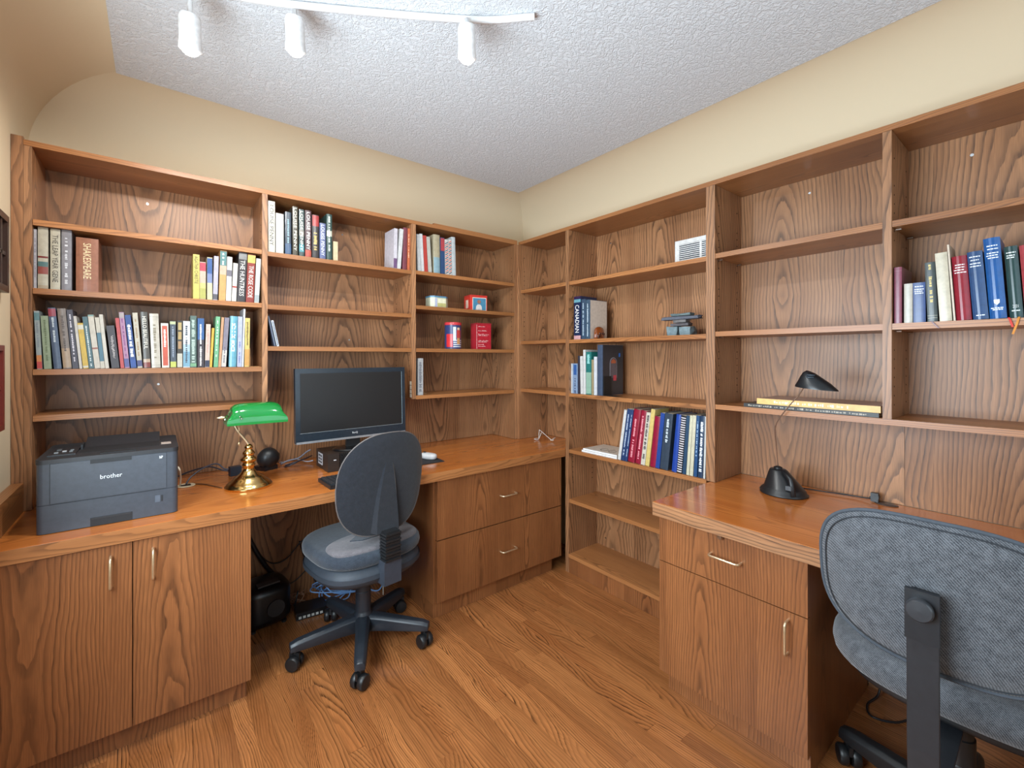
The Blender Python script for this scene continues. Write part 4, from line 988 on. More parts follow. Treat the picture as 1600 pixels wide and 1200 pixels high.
for side, off_ in ((0, 0.0), (1, -0.004)):
    rows_ = []
    for i in range(NX+1):
        u = i/NX; e = 2*u-1
        endk = (1-abs(e)**5.0*0.42)           # shoulders drop towards the ends
        row = []
        for j in range(NA+1):
            a = math.radians(-14 + 208*j/NA)
            ry = 0.063+off_; rz = (0.072+off_)
            zz_ = rz*math.sin(a); zz_ = zz_*endk if zz_ > 0 else zz_
            flare = 1.0 + 0.10*max(0.0, -math.sin(a)+0.2)
            xx = -0.088 + 0.233*u - (0.024*max(0.0, math.sin(a))*(1 if e < 0 else -1)*-1 if abs(e) > 0.999 else 0.0)
            xx = (-0.088 + 0.233*u) + (0.030*max(0.0, math.sin(a))**1.2)*(-e**9)
            row.append(bm.verts.new((xx, -ry*math.cos(a)*flare, 0.298 + zz_)))
        rows_.append(row)
    g.append(rows_)
for s, rows_ in enumerate(g):
    for p, q in zip(rows_, rows_[1:]):
        for j in range(NA):
            f = (p[j], p[j+1], q[j+1], q[j]); bm.faces.new(f if s else f[::-1])
o_, i_ = g
for j in (0, NA):
    for k in range(NX): bm.faces.new((o_[k][j], o_[k+1][j], i_[k+1][j], i_[k][j]))
for k in (0, NX): bm.faces.new(o_[k]); bm.faces.new(i_[k])
bmesh.ops.recalc_face_normals(bm, faces=bm.faces); from_bm('lamp_shade', bm, t_.m, bl, True, 50)
bm = bmesh.new(); lathe(bm, [(0.0, -0.032), (0.004, -0.026), (0.0075, -0.014), (0.005, -0.004), (0.005, 0.0)], 14, Matrix.Translation((-0.088, 0.0, 0.312)) @ Matrix.Rotation(PI/2, 4, 'Y')); from_bm('finial', bm, M_BRASSH, bl, True)
for x, y, z in ((-0.092, -0.034, 0.306), (-0.042, -0.068, 0.318), (-0.036, -0.069, 0.309)):
    bm = bmesh.new(); bmesh.ops.create_icosphere(bm, subdivisions=2, radius=0.0062 if x < -0.08 else 0.0036, matrix=Matrix.Translation((x, y, z))); from_bm('shade_screw', bm, M_CHROME, bl, True)
bm = bmesh.new(); tube(bm, [(-0.040, -0.02, 0.305), (-0.040, -0.02, 0.205)], 0.0011, 6); lathe(bm, [(0.0, 0.188), (0.0045, 0.192), (0.0035, 0.199), (0.001, 0.206)], 10, Matrix.Translation((-0.040, -0.02, 0))); from_bm('pull_chain', bm, cm((226,196,150), 0.3, metal=0.8), bl, True)

# ------------------------------------------------------------------ monitor, computer and desk clutter
pc = thing('desktop_computer', 'small black desktop computer under the monitor', 'computer', (-1.325, -0.128, Zw), 0.0)
m_pc = cm((44,36,32), 0.4)
box('case', (0, 0.006, 0.001), (0.325, 0.200, 0.090), m_pc, pc, 0.002)
box('front_panel', (0.0, 0.0, 0.001), (0.055, 0.0058, 0.090), m_pc, pc, 0.001)
bm = bmesh.new()
for i in range(22):
    for j in range(9):
        x = 0.058+i*0.012+(0.006 if j % 2 else 0); z = 0.006+j*0.0092
        bbox(bm, (x, 0.0, z), (x+0.0035, 0.0058, z+0.0085))
        bbox(bm, (x, 0.0008, z), (x+0.012, 0.0050, z+0.0022))
tag(from_bm('front_grille', bm, M_BLACK, pc), kind='stuff')
quads('badge', [(0.028, 0.056, 0.040, 0.060)], (206,206,210), pc, lambda a, b: (a, -0.0004, b))
box('side_sticker', (-0.0008, 0.090, 0.020), (0.0, 0.165, 0.078), cm((188,188,192), 0.5), pc, 0)
bm = bmesh.new()
for i in range(4):
    for j in range(3): bbox(bm, (-0.0014, 0.098+i*0.016, 0.028+j*0.016), (-0.0006, 0.108+i*0.016, 0.038+j*0.016))
tag(from_bm('sticker_print', bm, M_BLACK, pc), kind='stuff')
mo = thing('monitor', 'wide black computer monitor with a dark blank screen', 'monitor', (-1.178, -0.050, Zw+0.0905), math.radians(2.0))
bm = bmesh.new(); lathe(bm, [(0.0, 0.0), (0.098, 0.0), (0.100, 0.004), (0.096, 0.010), (0.05, 0.015), (0.0, 0.016)], 40, Matrix.Diagonal((1.0, 0.78, 1.0, 1.0))); from_bm('stand_base', bm, M_BLACKG, mo, True, 40)
bm = bmesh.new(); prism(bm, [(-0.036, -0.012), (0.036, -0.012), (0.030, 0.022), (-0.030, 0.022)], 0.012, 0.135); bevel(bm, 0.004, 2); from_bm('stand_neck', bm, M_BLACK, mo, True, 40)
MW, MZ0, MZ1 = 0.288, 0.062, 0.424
Mt = Matrix.Rotation(math.radians(-2.0), 4, 'X')
bm = bmesh.new(); bbox(bm, (-MW, -0.040, MZ0), (MW, -0.012, MZ1), Mt); bevel(bm, 0.007, 3); from_bm('casing', bm, cm((34,42,50), 0.22), mo, True, 35)
bm = bmesh.new(); bbox(bm, (-MW+0.06, -0.012, MZ0+0.05), (MW-0.06, 0.022, MZ1-0.05), Mt); bevel(bm, 0.01, 2); from_bm('rear_housing', bm, M_BLACK, mo, True, 40)
t_ = NT('screen_glass'); t_.set(Base_Color=lin((22,22,23)), Roughness=0.38); box('screen', (-MW+0.022, -0.0412, MZ0+0.048), (MW-0.022, -0.040, MZ1-0.024), t_.m, mo, 0.0, M=Mt)
box('silver_strip', (-MW+0.003, -0.0425, MZ0-0.004), (MW-0.003, -0.014, MZ0+0.006), cm((170,172,176), 0.3, metal=0.6), mo, 0.002, M=Mt)
lettering('logo', 'BenQ', (206,208,210), mo, lambda a, b: tuple(Mt @ Vector((-0.014+a, -0.0415, MZ0+0.020+b))), 0.028, 0.0105)
box('bezel_edge', (-MW+0.020, -0.0415, MZ0+0.0455), (MW-0.020, -0.0405, MZ0+0.0475), cm((120,126,130), 0.2), mo, 0, M=Mt)
box('bezel_edge', (MW-0.0215, -0.0415, MZ0+0.046), (MW-0.0195, -0.0405, MZ1-0.024), cm((130,150,160), 0.2), mo, 0, M=Mt)
kb = thing('keyboard', 'black keyboard in front of the computer, partly behind the chair', 'keyboard', (-1.402, -0.430, Zw), math.radians(2))
box('body', (0, 0, 0.001), (0.44, 0.165, 0.016), M_BLACK, kb, 0.004, 2)
bm = bmesh.new()
for j in range(6):
    for i in range(21):
        x = 0.010+i*0.0202; y = 0.014+j*0.0242
        bbox(bm, (x, y, 0.016), (x+0.0165, y+0.019, 0.0225))
bevel(bm, 0.002); tag(from_bm('keys', bm, cm((44,45,48), 0.4), kb), kind='stuff')
mp = thing('mouse_pad', 'black mouse pad right of the chair back', 'mouse pad', (-0.850, -0.190, Zw))
bm = bmesh.new(); prism(bm, [(-0.10, -0.085), (0.095, -0.090), (0.105, 0.085), (-0.09, 0.095)], 0.0002, 0.004); bevel(bm, 0.0012); from_bm('mat', bm, cm((38,38,42), 0.8), mp)
ms = thing('computer_mouse', 'pale grey computer mouse lying on the black pad', 'mouse', (-0.800, -0.185, Zw+0.0042), math.radians(20))
bm = bmesh.new(); pad(bm, 0.029, 0.052, 0.0005, 0.032, 2.4, 24, rnd=0.014, dome=0.004); from_bm('body', bm, cm((206,206,208), 0.4), ms, True, 70)
box('wheel', (-0.003, 0.022, 0.030), (0.003, 0.038, 0.0385), M_BLACK, ms, 0.001)
spk = thing('desk_speaker', 'black round desk speaker behind the brass lamp', 'speaker', (-1.545, 0.135, Zw), math.radians(25))
bm = bmesh.new(); lathe(bm, [(0.0, -0.050), (0.028, -0.048), (0.048, -0.030), (0.052, -0.005), (0.050, 0.012), (0.046, 0.018)], 32, Matrix.Translation((0, 0, 0.062)) @ Matrix.Rotation(math.radians(-70), 4, 'X')); from_bm('housing', bm, M_BLACK, spk, True, 60)
bm = bmesh.new(); lathe(bm, [(0.046, 0.0175), (0.030, 0.010), (0.012, 0.006), (0.0, 0.008)], 32, Matrix.Translation((0, 0, 0.062)) @ Matrix.Rotation(math.radians(-70), 4, 'X'), cap=False); from_bm('grille', bm, cm((34,34,36), 0.7), spk, True)
bm = bmesh.new(); prism(bm, [(-0.035, -0.030), (0.035, -0.030), (0.045, 0.045), (-0.045, 0.045)], 0.0005, 0.022); bevel(bm, 0.005, 2); from_bm('foot', bm, M_BLACKG, spk, True, 40)
def cable(label, pts, r=0.003, rgb=(28,28,32), name='cable', n=6, group=None):
    bm = bmesh.new(); tube(bm, spline(pts, n), r, 6); o = from_bm(name, bm, cm(rgb, 0.45), None, True); return tag(o, label, 'cable', group)
ad = thing('power_adapter', 'black power adapter block behind the brass lamp base', 'adapter', (-1.690, 0.105, Zw), math.radians(10))
box('block', (-0.024, -0.016, 0.0005), (0.024, 0.016, 0.044), cm((30,36,46), 0.4), ad, 0.003, 2); box('seam', (-0.0005, -0.0165, 0.001), (0.0005, 0.0165, 0.0445), M_BLACK, ad, 0)
gm = thing('grommet', 'round desk grommet beside the printer with cables rising through it', 'grommet', (-1.885, 0.030, Zw))
bm = bmesh.new(); lathe(bm, [(0.0, 0.0006), (0.034, 0.0006), (0.035, 0.003), (0.032, 0.005), (0.026, 0.004), (0.0, 0.0022)], 28); from_bm('ring', bm, cm((206,190,160), 0.5), gm, True, 40)
box('opening', (-0.018, -0.012, 0.0042), (0.018, 0.012, 0.0050), M_BLACK, gm, 0)
cable('grey cable arching from the grommet to the power adapter', [(-1.885, 0.03, Zw+0.008), (-1.865, 0.045, Zw+0.035), (-1.815, 0.075, Zw+0.062), (-1.765, 0.10, Zw+0.068), (-1.735, 0.10, Zw+0.040), (-1.7165, 0.101, Zw+0.034)], 0.0036, (70,70,80))
cable('dark cable running along the back of the worktop to the adapter', [(-1.92, 0.20, Zw+0.0065), (-1.86, 0.19, Zw+0.030), (-1.79, 0.16, Zw+0.046), (-1.74, 0.12, Zw+0.030), (-1.7165, 0.110, Zw+0.024)], 0.0036, (44,44,56))
cable('brown lamp cord curving across the worktop to the lamp base', [(-1.850, 0.030, Zw+0.0035), (-1.82, 0.0, Zw+0.0035), (-1.79, -0.06, Zw+0.0035), (-1.764, -0.12, Zw+0.0045)], 0.0027, (96,62,34))
cable('white cable curling beside the printer', [(-1.906, 0.03, Zw+0.007), (-1.905, 0.00, Zw+0.05), (-1.909, -0.03, Zw+0.085), (-1.915, -0.022, Zw+0.10)], 0.0038, (222,210,190))
cable('loop of black cable between the speaker and the computer', [(-1.47, 0.12, Zw+0.005), (-1.45, 0.09, Zw+0.014), (-1.40, 0.10, Zw+0.030), (-1.37, 0.14, Zw+0.026), (-1.41, 0.165, Zw+0.010), (-1.46, 0.14, Zw+0.006), (-1.43, 0.10, Zw+0.024), (-1.37, 0.115, Zw+0.034), (-1.329, 0.15, Zw+0.038)], 0.0034, (38,38,48))
cable('grey cable bundle entering the rear of the computer', [(-1.475, 0.185, Zw+0.006), (-1.44, 0.175, Zw+0.022), (-1.39, 0.17, Zw+0.030), (-1.35, 0.175, Zw+0.056), (-1.328, 0.175, Zw+0.066)], 0.0042, (120,120,132))
cable('pale grey cable beside the computer', [(-1.47, 0.240, Zw+0.004), (-1.43, 0.235, Zw+0.006), (-1.39, 0.220, Zw+0.014), (-1.355, 0.150, Zw+0.010), (-1.3285, 0.125, Zw+0.016)], 0.003, (166,166,176))
cable('thin black cable hanging behind the monitor stand', [(-1.26, 0.04, 1.02), (-1.25, 0.06, 0.93), (-1.21, 0.08, 0.90), (-1.18, 0.05, 0.95)], 0.0025)
cable('thin black video cable right of the monitor stand', [(-1.05, 0.04, 1.02), (-1.09, 0.07, 0.94), (-1.13, 0.07, 0.90), (-1.12, 0.05, 0.862)], 0.003)
ez = thing('wire_stand', 'small bent white wire stand on the worktop in the corner', 'wire stand', (0.10, -0.150, Zw+0.004))
for p in ([(0.0, 0.05, 0.002), (0.0, 0.045, 0.05), (0.0, 0.035, 0.058), (0.0, -0.05, 0.020), (0.0, -0.085, 0.006), (0.0, -0.10, 0.012)], [(0.0, 0.048, 0.003), (-0.04, 0.045, 0.004), (-0.055, 0.03, 0.004), (-0.03, 0.02, 0.003), (0.0, 0.022, 0.045)], [(-0.01, -0.08, 0.006), (0.03, -0.085, 0.022)]):
    bm = bmesh.new(); tube(bm, spline(p, 4), 0.0026, 6); from_bm('wire', bm, cm((206,196,188), 0.3), ez, True)

# things under the desk
sw = thing('subwoofer', 'black glossy subwoofer on the floor under the desk', 'speaker', (-1.565, 0.110, 0.0), math.radians(8))
bm = bmesh.new(); pad(bm, 0.110, 0.105, 0.008, 0.205, 3.4, 40, rnd=0.045, dome=0.006); from_bm('housing', bm, cm((18,18,20), 0.32), sw, True, 60)
box('top_grip', (-0.05, -0.075, 0.2065), (0.05, -0.035, 0.2140), cm((60,60,62), 0.4), sw, 0.003, 2)
bm = bmesh.new(); lathe(bm, [(0.0, 0.0), (0.036, 0.0), (0.040, 0.005), (0.040, 0.010)], 28, Matrix.Translation((0.02, -0.1015, 0.10)) @ Matrix.Rotation(PI/2, 4, 'X')); from_bm('port', bm, cm((40,40,42), 0.5), sw, True, 40)
for x, y in ((-0.07, -0.07), (0.07, -0.07), (-0.07, 0.07), (0.07, 0.07)):
    bm = bmesh.new(); lathe(bm, [(0.012, 0.0), (0.012, 0.010)], 12, Matrix.Translation((x, y, 0))); from_bm('foot', bm, M_BLACK, sw)
rt = thing('router', 'black router box with a labelled edge on the floor under the desk', 'router', (-1.362, 0.055, 0.0), math.radians(-6))
box('case', (-0.072, -0.055, 0.0), (0.072, 0.055, 0.036), cm((20,20,22), 0.35), rt, 0.004, 2)
for k in range(6): box('port_label', (-0.060+k*0.020, -0.0560, 0.006), (-0.047+k*0.020, -0.0549, 0.018), cm((196,196,190), 0.5), rt, 0)
bm = bmesh.new(); tube(bm, [(-0.066, 0.045, 0.03), (-0.050, 0.052, 0.10)], 0.004, 8); from_bm('antenna', bm, M_BLACK, rt, True)
cable('thick black cable dropping from the desk to the subwoofer', [(-1.640, 0.235, 0.50), (-1.615, 0.23, 0.40), (-1.560, 0.23, 0.27), (-1.500, 0.24, 0.17), (-1.425, 0.245, 0.09)], 0.011)
cable('black cable sagging across the kneehole panel', [(-1.610, 0.25, 0.36), (-1.52, 0.25, 0.235), (-1.44, 0.25, 0.225), (-1.36, 0.25, 0.30), (-1.27, 0.25, 0.34)], 0.0035)
cable('thin black cable crossing the kneehole panel low down', [(-1.535, 0.252, 0.13), (-1.42, 0.252, 0.085), (-1.33, 0.252, 0.14), (-1.25, 0.252, 0.24)], 0.003)
cable('thin dark cable looping down the kneehole panel', [(-1.37, 0.245, 0.31), (-1.34, 0.245, 0.20), (-1.30, 0.245, 0.10), (-1.28, 0.22, 0.03)], 0.0028)
rr_ = random.Random(3)
def tangle(label, cx, cy, rx, ry, n, rgb, r=0.0028, zmax=0.09):
    pts = []
    for k in range(n):
        a = k*1.9+rr_.uniform(-0.4, 0.4); q = rr_.uniform(0.5, 1.0)
        pts.append((cx+rx*q*math.cos(a), cy+ry*q*math.sin(a), 0.004+zmax*(0.5+0.5*math.sin(k*1.27))*rr_.uniform(0.3, 1)))
    return cable(label, pts, r, rgb, n=8)
tangle('blue network cable tangled on the floor left of the chair column', -1.215, 0.125, 0.14, 0.09, 24, (128,172,226), 0.0036, 0.19)
tangle('light blue network cable tangled on the floor right of the chair column', -0.985, 0.10, 0.085, 0.09, 16, (128,176,232), 0.0036, 0.21)
tangle('white cable tangled on the floor under the chair', -1.08, 0.20, 0.15, 0.05, 8, (214,196,168), 0.0032, 0.16)
tangle('coiled thin beige cables behind the router', -1.40, 0.180, 0.06, 0.030, 14, (150,110,84), 0.0022, 0.08)
cable('white cable lying by the chair base', [(-0.985, 0.03, 0.16), (-0.99, 0.0, 0.08), (-1.0, -0.03, 0.004)], 0.0032, (226,214,196))

# ------------------------------------------------------------------ tins and ornaments
def tin(name, label, poly, h, loc, rgb, lidc=None, rz=0.0, lid_h=0.010):
    r = thing(name, label, 'tin', loc, rz)
    bm = bmesh.new(); prism(bm, poly, 0.0005, h-lid_h); bevel(bm, 0.0012); from_bm('body', bm, cm(rgb, 0.3), r)
    bm = bmesh.new(); prism(bm, [(x*1.02, y*1.02) for x, y in poly], h-lid_h+0.0003, h); bevel(bm, 0.002); from_bm('lid', bm, cm(lidc or rgb, 0.3), r)
    return r
oct_ = [(-0.062, -0.030), (-0.040, -0.048), (0.040, -0.048), (0.062, -0.030), (0.062, 0.030), (0.040, 0.048), (-0.040, 0.048), (-0.062, 0.030)]
t1 = tin('biscuit_tin', 'small pale tin with a blue lid in the corner bay', oct_, 0.074, (-0.595, 0.095, 1.6360), (196,196,170), (86,132,160))
box('picture_panel', (-0.020, -0.0492, 0.008), (0.038, -0.0486, 0.056), cm((222,218,190), 0.35), t1, 0); box('picture_field', (-0.020, -0.0498, 0.008), (0.038, -0.0493, 0.030), cm((186,180,120), 0.35), t1, 0)
box('corner_stripe', (-0.039, -0.0492, 0.004), (-0.024, -0.0486, 0.060), cm((176,180,206), 0.35), t1, 0)
sq_ = [(-0.062, -0.05), (0.062, -0.05), (0.062, 0.05), (-0.062, 0.05)]
t2 = tin('biscuit_tin', 'red tin with a portrait panel on the corner bay shelf', sq_, 0.106, (-0.292, 0.105, 1.6360), (206,58,46), (196,52,44), math.radians(-10))
box('panel_border', (-0.045, -0.0518, 0.004), (0.056, -0.0510, 0.090), cm((230,218,206), 0.35), t2, 0); box('panel_field', (-0.041, -0.0526, 0.007), (0.052, -0.0519, 0.086), cm((70,130,160), 0.35), t2, 0)
bm = bmesh.new(); prism(bm, [(-0.022, 0.008), (0.024, 0.008), (0.020, 0.034), (0.010, 0.044), (-0.008, 0.044), (-0.018, 0.032)], 0, 0.0008, Matrix.Translation((0, -0.0527, 0)) @ Matrix.Rotation(PI/2, 4, 'X')); from_bm('portrait_dress', bm, cm((214,206,200), 0.35), t2)
bm = bmesh.new(); lathe(bm, [(0.0, 0.0), (0.013, 0.0), (0.013, 0.0008), (0.0, 0.0008)], 16, Matrix.Translation((0.002, -0.0527, 0.062)) @ Matrix.Rotation(PI/2, 4, 'X')); from_bm('portrait_head', bm, cm((150,104,84), 0.35), t2)
box('side_motif', (-0.0630, -0.020, 0.020), (-0.0622, 0.020, 0.075), cm((230,200,180), 0.35), t2, 0)
t3 = thing('biscuit_tin', 'round red, white and blue patterned tin in the corner bay', 'tin', (-0.488, 0.075, 1.3800))
bm = bmesh.new(); lathe(bm, [(0.0, 0.0005), (0.053, 0.0005), (0.054, 0.004), (0.053, 0.007), (0.053, 0.152)], 40); from_bm('body', bm, cm((54,64,110), 0.3), t3, True, 40)
bm = bmesh.new(); lathe(bm, [(0.055, 0.1525), (0.0555, 0.166), (0.053, 0.170), (0.0, 0.172)], 40); from_bm('lid', bm, cm((198,58,66), 0.3), t3, True, 40)
def wrap(nm, a0, a1, z0, z1, c, R=0.0534):
    n = 8; vv = []; ff = []
    for k in range(n+1):
        a = math.radians(a0+(a1-a0)*k/n); vv += [(R*math.cos(a), R*math.sin(a), z0), (R*math.cos(a), R*math.sin(a), z1)]
    for k in range(n): ff.append((2*k, 2*k+2, 2*k+3, 2*k+1))
    me = bpy.data.meshes.new(nm); me.from_pydata(vv, [], ff); link(nm, me, cm(c, 0.3), t3)
wrap('red_figure', 190, 238, 0.012, 0.095, (206,50,56)); wrap('white_patch', 240, 262, 0.05, 0.14, (206,214,220)); wrap('figure_coat', 266, 300, 0.07, 0.120, (196,70,66), 0.0537); wrap('figure_face', 270, 292, 0.121, 0.136, (226,190,160), 0.0537)
wrap('figure_legs', 268, 294, 0.030, 0.069, (206,150,100), 0.0537)
for k in range(4): wrap('stripe', 242, 318, 0.012+k*0.013, 0.018+k*0.013, (216,222,230), 0.0535)
t4 = tin('biscuit_tin', 'tall dark red box tin with fine white lettering', [(-0.056, -0.04), (0.056, -0.04), (0.056, 0.04), (-0.056, 0.04)], 0.176, (-0.262, 0.085, 1.3800), (176,34,48), (160,36,46), math.radians(-4))
rects = []
rb_ = random.Random(9)
for z, n_ in ((0.150, 6), (0.122, 7), (0.098, 9), (0.090, 8), (0.055, 8), (0.047, 7), (0.030, 5), (0.018, 6)):
    x = -0.045
    for k in range(n_):
        wd = rb_.uniform(0.004, 0.010); rects.append((x, z, x+wd, z+rb_.uniform(0.002, 0.006))); x += wd+0.003
quads('printed_lettering', rects, (226,186,184), t4, lambda a, b: (a, -0.0412, b))
box('edge_line', (-0.0570, -0.0408, 0.002), (-0.0545, -0.0402, 0.164), cm((226,186,184), 0.4), t4, 0)
cd = thing('candlestick', 'small brass candlestick beside the grey book on the low shelf', 'candlestick', (-0.705, 0.075, 1.0993))
bm = bmesh.new(); lathe(bm, [(0.0, 0.0), (0.028, 0.001), (0.030, 0.006), (0.020, 0.009), (0.007, 0.014), (0.005, 0.022), (0.0055, 0.03), (0.004, 0.034), (0.0035, 0.125), (0.0055, 0.128), (0.0055, 0.135), (0.0, 0.136)], 24); from_bm('stick', bm, M_BRASSH, cd, True, 40)
iw = thing('stone_figure', 'grey-blue stacked stone figure on the shelf below the vent', 'ornament', (0.115, -1.172, 1.4350))
rs = random.Random(21)
def stone(nm, lo, hi, c, j=0.004):
    bm = bmesh.new(); bbox(bm, lo, hi); bmesh.ops.subdivide_edges(bm, edges=bm.edges, cuts=1, use_grid_fill=True)
    z0 = lo[2]
    for v in bm.verts:
        v.co += Vector((rs.uniform(-j, j), rs.uniform(-j, j), rs.uniform(-j, j)*0.6 if v.co.z > z0+1e-4 else 0))
    bevel(bm, 0.002); from_bm(nm, bm, cm(c, 0.7, var=0.1), iw)
stone('leg_stone', (-0.030, 0.008, 0.0), (0.028, 0.062, 0.050), (112,130,136)); stone('leg_stone', (-0.030, -0.066, 0.0), (0.030, -0.006, 0.046), (118,136,142))
stone('middle_stone', (-0.026, -0.052, 0.0515), (0.024, 0.048, 0.066), (92,88,92), 0.003); stone('body_stone', (-0.024, -0.040, 0.068), (0.022, 0.034, 0.082), (110,106,106), 0.003)
stone('arm_stone', (-0.024, -0.105, 0.0845), (0.022, 0.100, 0.100), (88,92,104), 0.0035); stone('head_stone', (-0.022, -0.062, 0.103), (0.020, 0.046, 0.116), (104,120,122), 0.003)
vn = thing('air_vent', 'white metal air vent grille on the back of the right bookcase', 'vent', (DB, -1.19, 1.885))
def vb(nm, y0, y1, z0, z1, x0, m, M=None): return box(nm, (x0, y0, z0), (-0.0004, y1, z1), m, vn, 0.0008, M=M)
vb('frame_bar', -0.145, 0.137, 0.058, 0.080, -0.008, M_WHITE); vb('frame_bar', -0.145, 0.137, -0.078, -0.058, -0.008, M_WHITE); vb('frame_bar', 0.112, 0.137, -0.058, 0.058, -0.008, M_WHITE); vb('frame_bar', -0.145, -0.120, -0.058, 0.058, -0.008, M_WHITE)
vb('mullion', -0.018, -0.006, -0.058, 0.058, -0.009, M_WHITE); vb('duct', -0.120, 0.112, -0.058, 0.058, -0.0012, cm((60,68,80), 0.7))
for k in range(11):
    z = -0.052+k*0.0104
    box('slat', (-0.0075, -0.1195, z), (-0.0016, 0.1115, z+0.0045), M_WHITE, vn, 0.0004)

# bookends
be = thing('bookend', 'amber brown glass bookend in front of the beige book below the vent', 'bookend', (0.072, -0.668, 1.4350))
t_ = NT('amber_glass'); t_.set(Base_Color=lin((120,58,22)), Roughness=0.08, Coat_Weight=0.6)
bm = bmesh.new(); lathe(bm, [(0.0, 0.0005), (0.040, 0.0005), (0.043, 0.01), (0.041, 0.05), (0.030, 0.066), (0.012, 0.073), (0.0, 0.074)], 28, Matrix.Diagonal((1.0, 0.42, 1.0, 1.0))); from_bm('block', bm, t_.m, be, True, 60)
bm = bmesh.new()
for k in range(7):
    a = 0.5+k*0.75; bmesh.ops.create_icosphere(bm, subdivisions=1, radius=0.009, matrix=Matrix.Translation((0.026*math.cos(a), -0.014, 0.022+0.012*math.sin(a*1.7))))
from_bm('relief', bm, cm((66,30,16), 0.2), be, True)
be2 = thing('bookend', 'flat black metal bookend against the large black picture book', 'bookend', (0.024, -0.7395, 1.1052))
box('plate', (0.0, -0.0035, 0.0), (0.068, 0.0, 0.112), cm((16,16,17), 0.6), be2, 0.0006); box('foot', (0.0, -0.085, 0.0), (0.068, -0.0036, 0.0012), cm((16,16,17), 0.6), be2, 0.0003)
be3 = thing('bookend', 'tan metal bookend at the right end of the long row over the printer', 'bookend', (-1.6395, 0.022, 1.2813))
bm = bmesh.new(); prism(bm, [(0.0, 0.0), (0.10, 0.0), (0.10, 0.05), (0.06, 0.098), (0.03, 0.098), (0.0, 0.085)], 0.0, 0.0014, Matrix(((0, 0, 1, 0), (1, 0, 0, 0), (0, 1, 0, 0), (0, 0, 0, 1)))); from_bm('plate', bm, cm((196,146,92), 0.4), be3)
box('foot', (0.0016, 0.0, 0.0), (0.044, 0.10, 0.0012), cm((196,146,92), 0.4), be3, 0.0003)

# ------------------------------------------------------------------ black desk lamp on the right desk
dl = thing('desk_lamp', 'black desk lamp with a conical base and small hood on the right desk', 'lamp', (0.066, -1.668, Zw))
Mb = Matrix.Diagonal((0.92, 1.0, 1.0, 1.0))
bm = bmesh.new(); lathe(bm, [(0.0, 0.0005), (0.086, 0.0005), (0.089, 0.003), (0.089, 0.006), (0.083, 0.011), (0.080, 0.020), (0.074, 0.028)], 44, Mb, cap=False); from_bm('base_plate', bm, M_BLACK, dl, True, 50)
bm = bmesh.new(); lathe(bm, [(0.0738, 0.028), (0.060, 0.052), (0.046, 0.076), (0.034, 0.096), (0.029, 0.101), (0.0, 0.102)], 44, Mb @ Matrix.Translation((0, 0, 0)), cap=False)
for v in bm.verts: v.co.y += 0.30*max(0.0, v.co.z-0.028)
from_bm('base_cone', bm, cm((28,29,31), 0.33), dl, True, 50)
box('switch', (-0.066, -0.050, 0.034), (-0.050, -0.030, 0.052), cm((52,54,58), 0.3), dl, 0.003, 2)
bm = bmesh.new(); tube(bm, [(-0.062, -0.058, 0.012), (-0.045, -0.042, 0.075), (-0.03, -0.01, 0.10)], 0.010, 8); from_bm('base_rib', bm, M_BLACK, dl, True)
bm = bmesh.new(); lathe(bm, [(0.016, 0.100), (0.016, 0.108), (0.008, 0.112), (0.0, 0.112)], 20, Matrix.Translation((0, 0.022, 0))); from_bm('collar', bm, M_BLACK, dl, True, 40)
bm = bmesh.new(); tube(bm, spline([(0.0, 0.022, 0.108), (-0.028, 0.018, 0.20), (-0.072, 0.004, 0.29), (-0.092, -0.040, 0.36), (-0.100, -0.090, 0.425), (-0.108, -0.112, 0.460)], 6), 0.0022, 8); from_bm('arm', bm, cm((150,128,112), 0.35, metal=0.7), dl, True)
bm = bmesh.new(); rings_ = []
for cy, cz, ry, rx in ((-0.150, 0.452, 0.070, 0.046), (-0.149, 0.456, 0.070, 0.046), (-0.141, 0.476, 0.053, 0.041), (-0.132, 0.497, 0.034, 0.032), (-0.126, 0.512, 0.019, 0.024), (-0.123, 0.519, 0.006, 0.010)):
    rings_.append([bm.verts.new((-0.105+rx*math.cos(2*PI*k/28), cy+ry*math.sin(2*PI*k/28), cz+0.006*math.sin(2*PI*k/28)*(1 if cz < 0.46 else 0.3))) for k in range(28)])
for p, q in zip(rings_, rings_[1:]):
    for k in range(28): bm.faces.new((p[k], p[(k+1) % 28], q[(k+1) % 28], q[k]))
bm.faces.new(rings_[-1]); bm.faces.new(rings_[0][::-1]); from_bm('hood', bm, cm((22,26,30), 0.35), dl, True, 50)
bm = bmesh.new()
for k in range(3): tube(bm, [(-0.105-0.034*math.cos(a), -0.134+0.024*math.sin(a)-0.003*k, 0.488+0.008*k) for a in [-0.6+0.2*i for i in range(7)]], 0.0022, 5)
from_bm('hood_vents', bm, cm((60,74,86), 0.3), dl, True)
pg = thing('plug', 'black plug standing in the grommet of the right desk', 'plug', (0.222, -1.937, Zw))
bm = bmesh.new(); lathe(bm, [(0.0, 0.0005), (0.036, 0.0005), (0.037, 0.003), (0.034, 0.0045), (0.0, 0.0045)], 28, Matrix.Translation((0.0, -0.035, 0)) @ Matrix.Diagonal((0.6, 1.0, 1.0, 1.0))); from_bm('cover_disc', bm, cm((70,60,56), 0.35), pg, True, 40)
box('body', (-0.010, -0.012, 0.005), (0.010, 0.012, 0.038), M_BLACK, pg, 0.003, 2); box('tab', (-0.012, -0.014, 0.018), (0.012, 0.002, 0.030), M_BLACK, pg, 0.002)
cable('black lamp cord running along the right worktop to the plug', [(0.150, -1.665, Zw+0.006), (0.185, -1.70, Zw+0.008), (0.205, -1.78, Zw+0.008), (0.225, -1.86, Zw+0.008), (0.222, -1.915, Zw+0.012), (0.222, -1.923, Zw+0.020)], 0.0028)
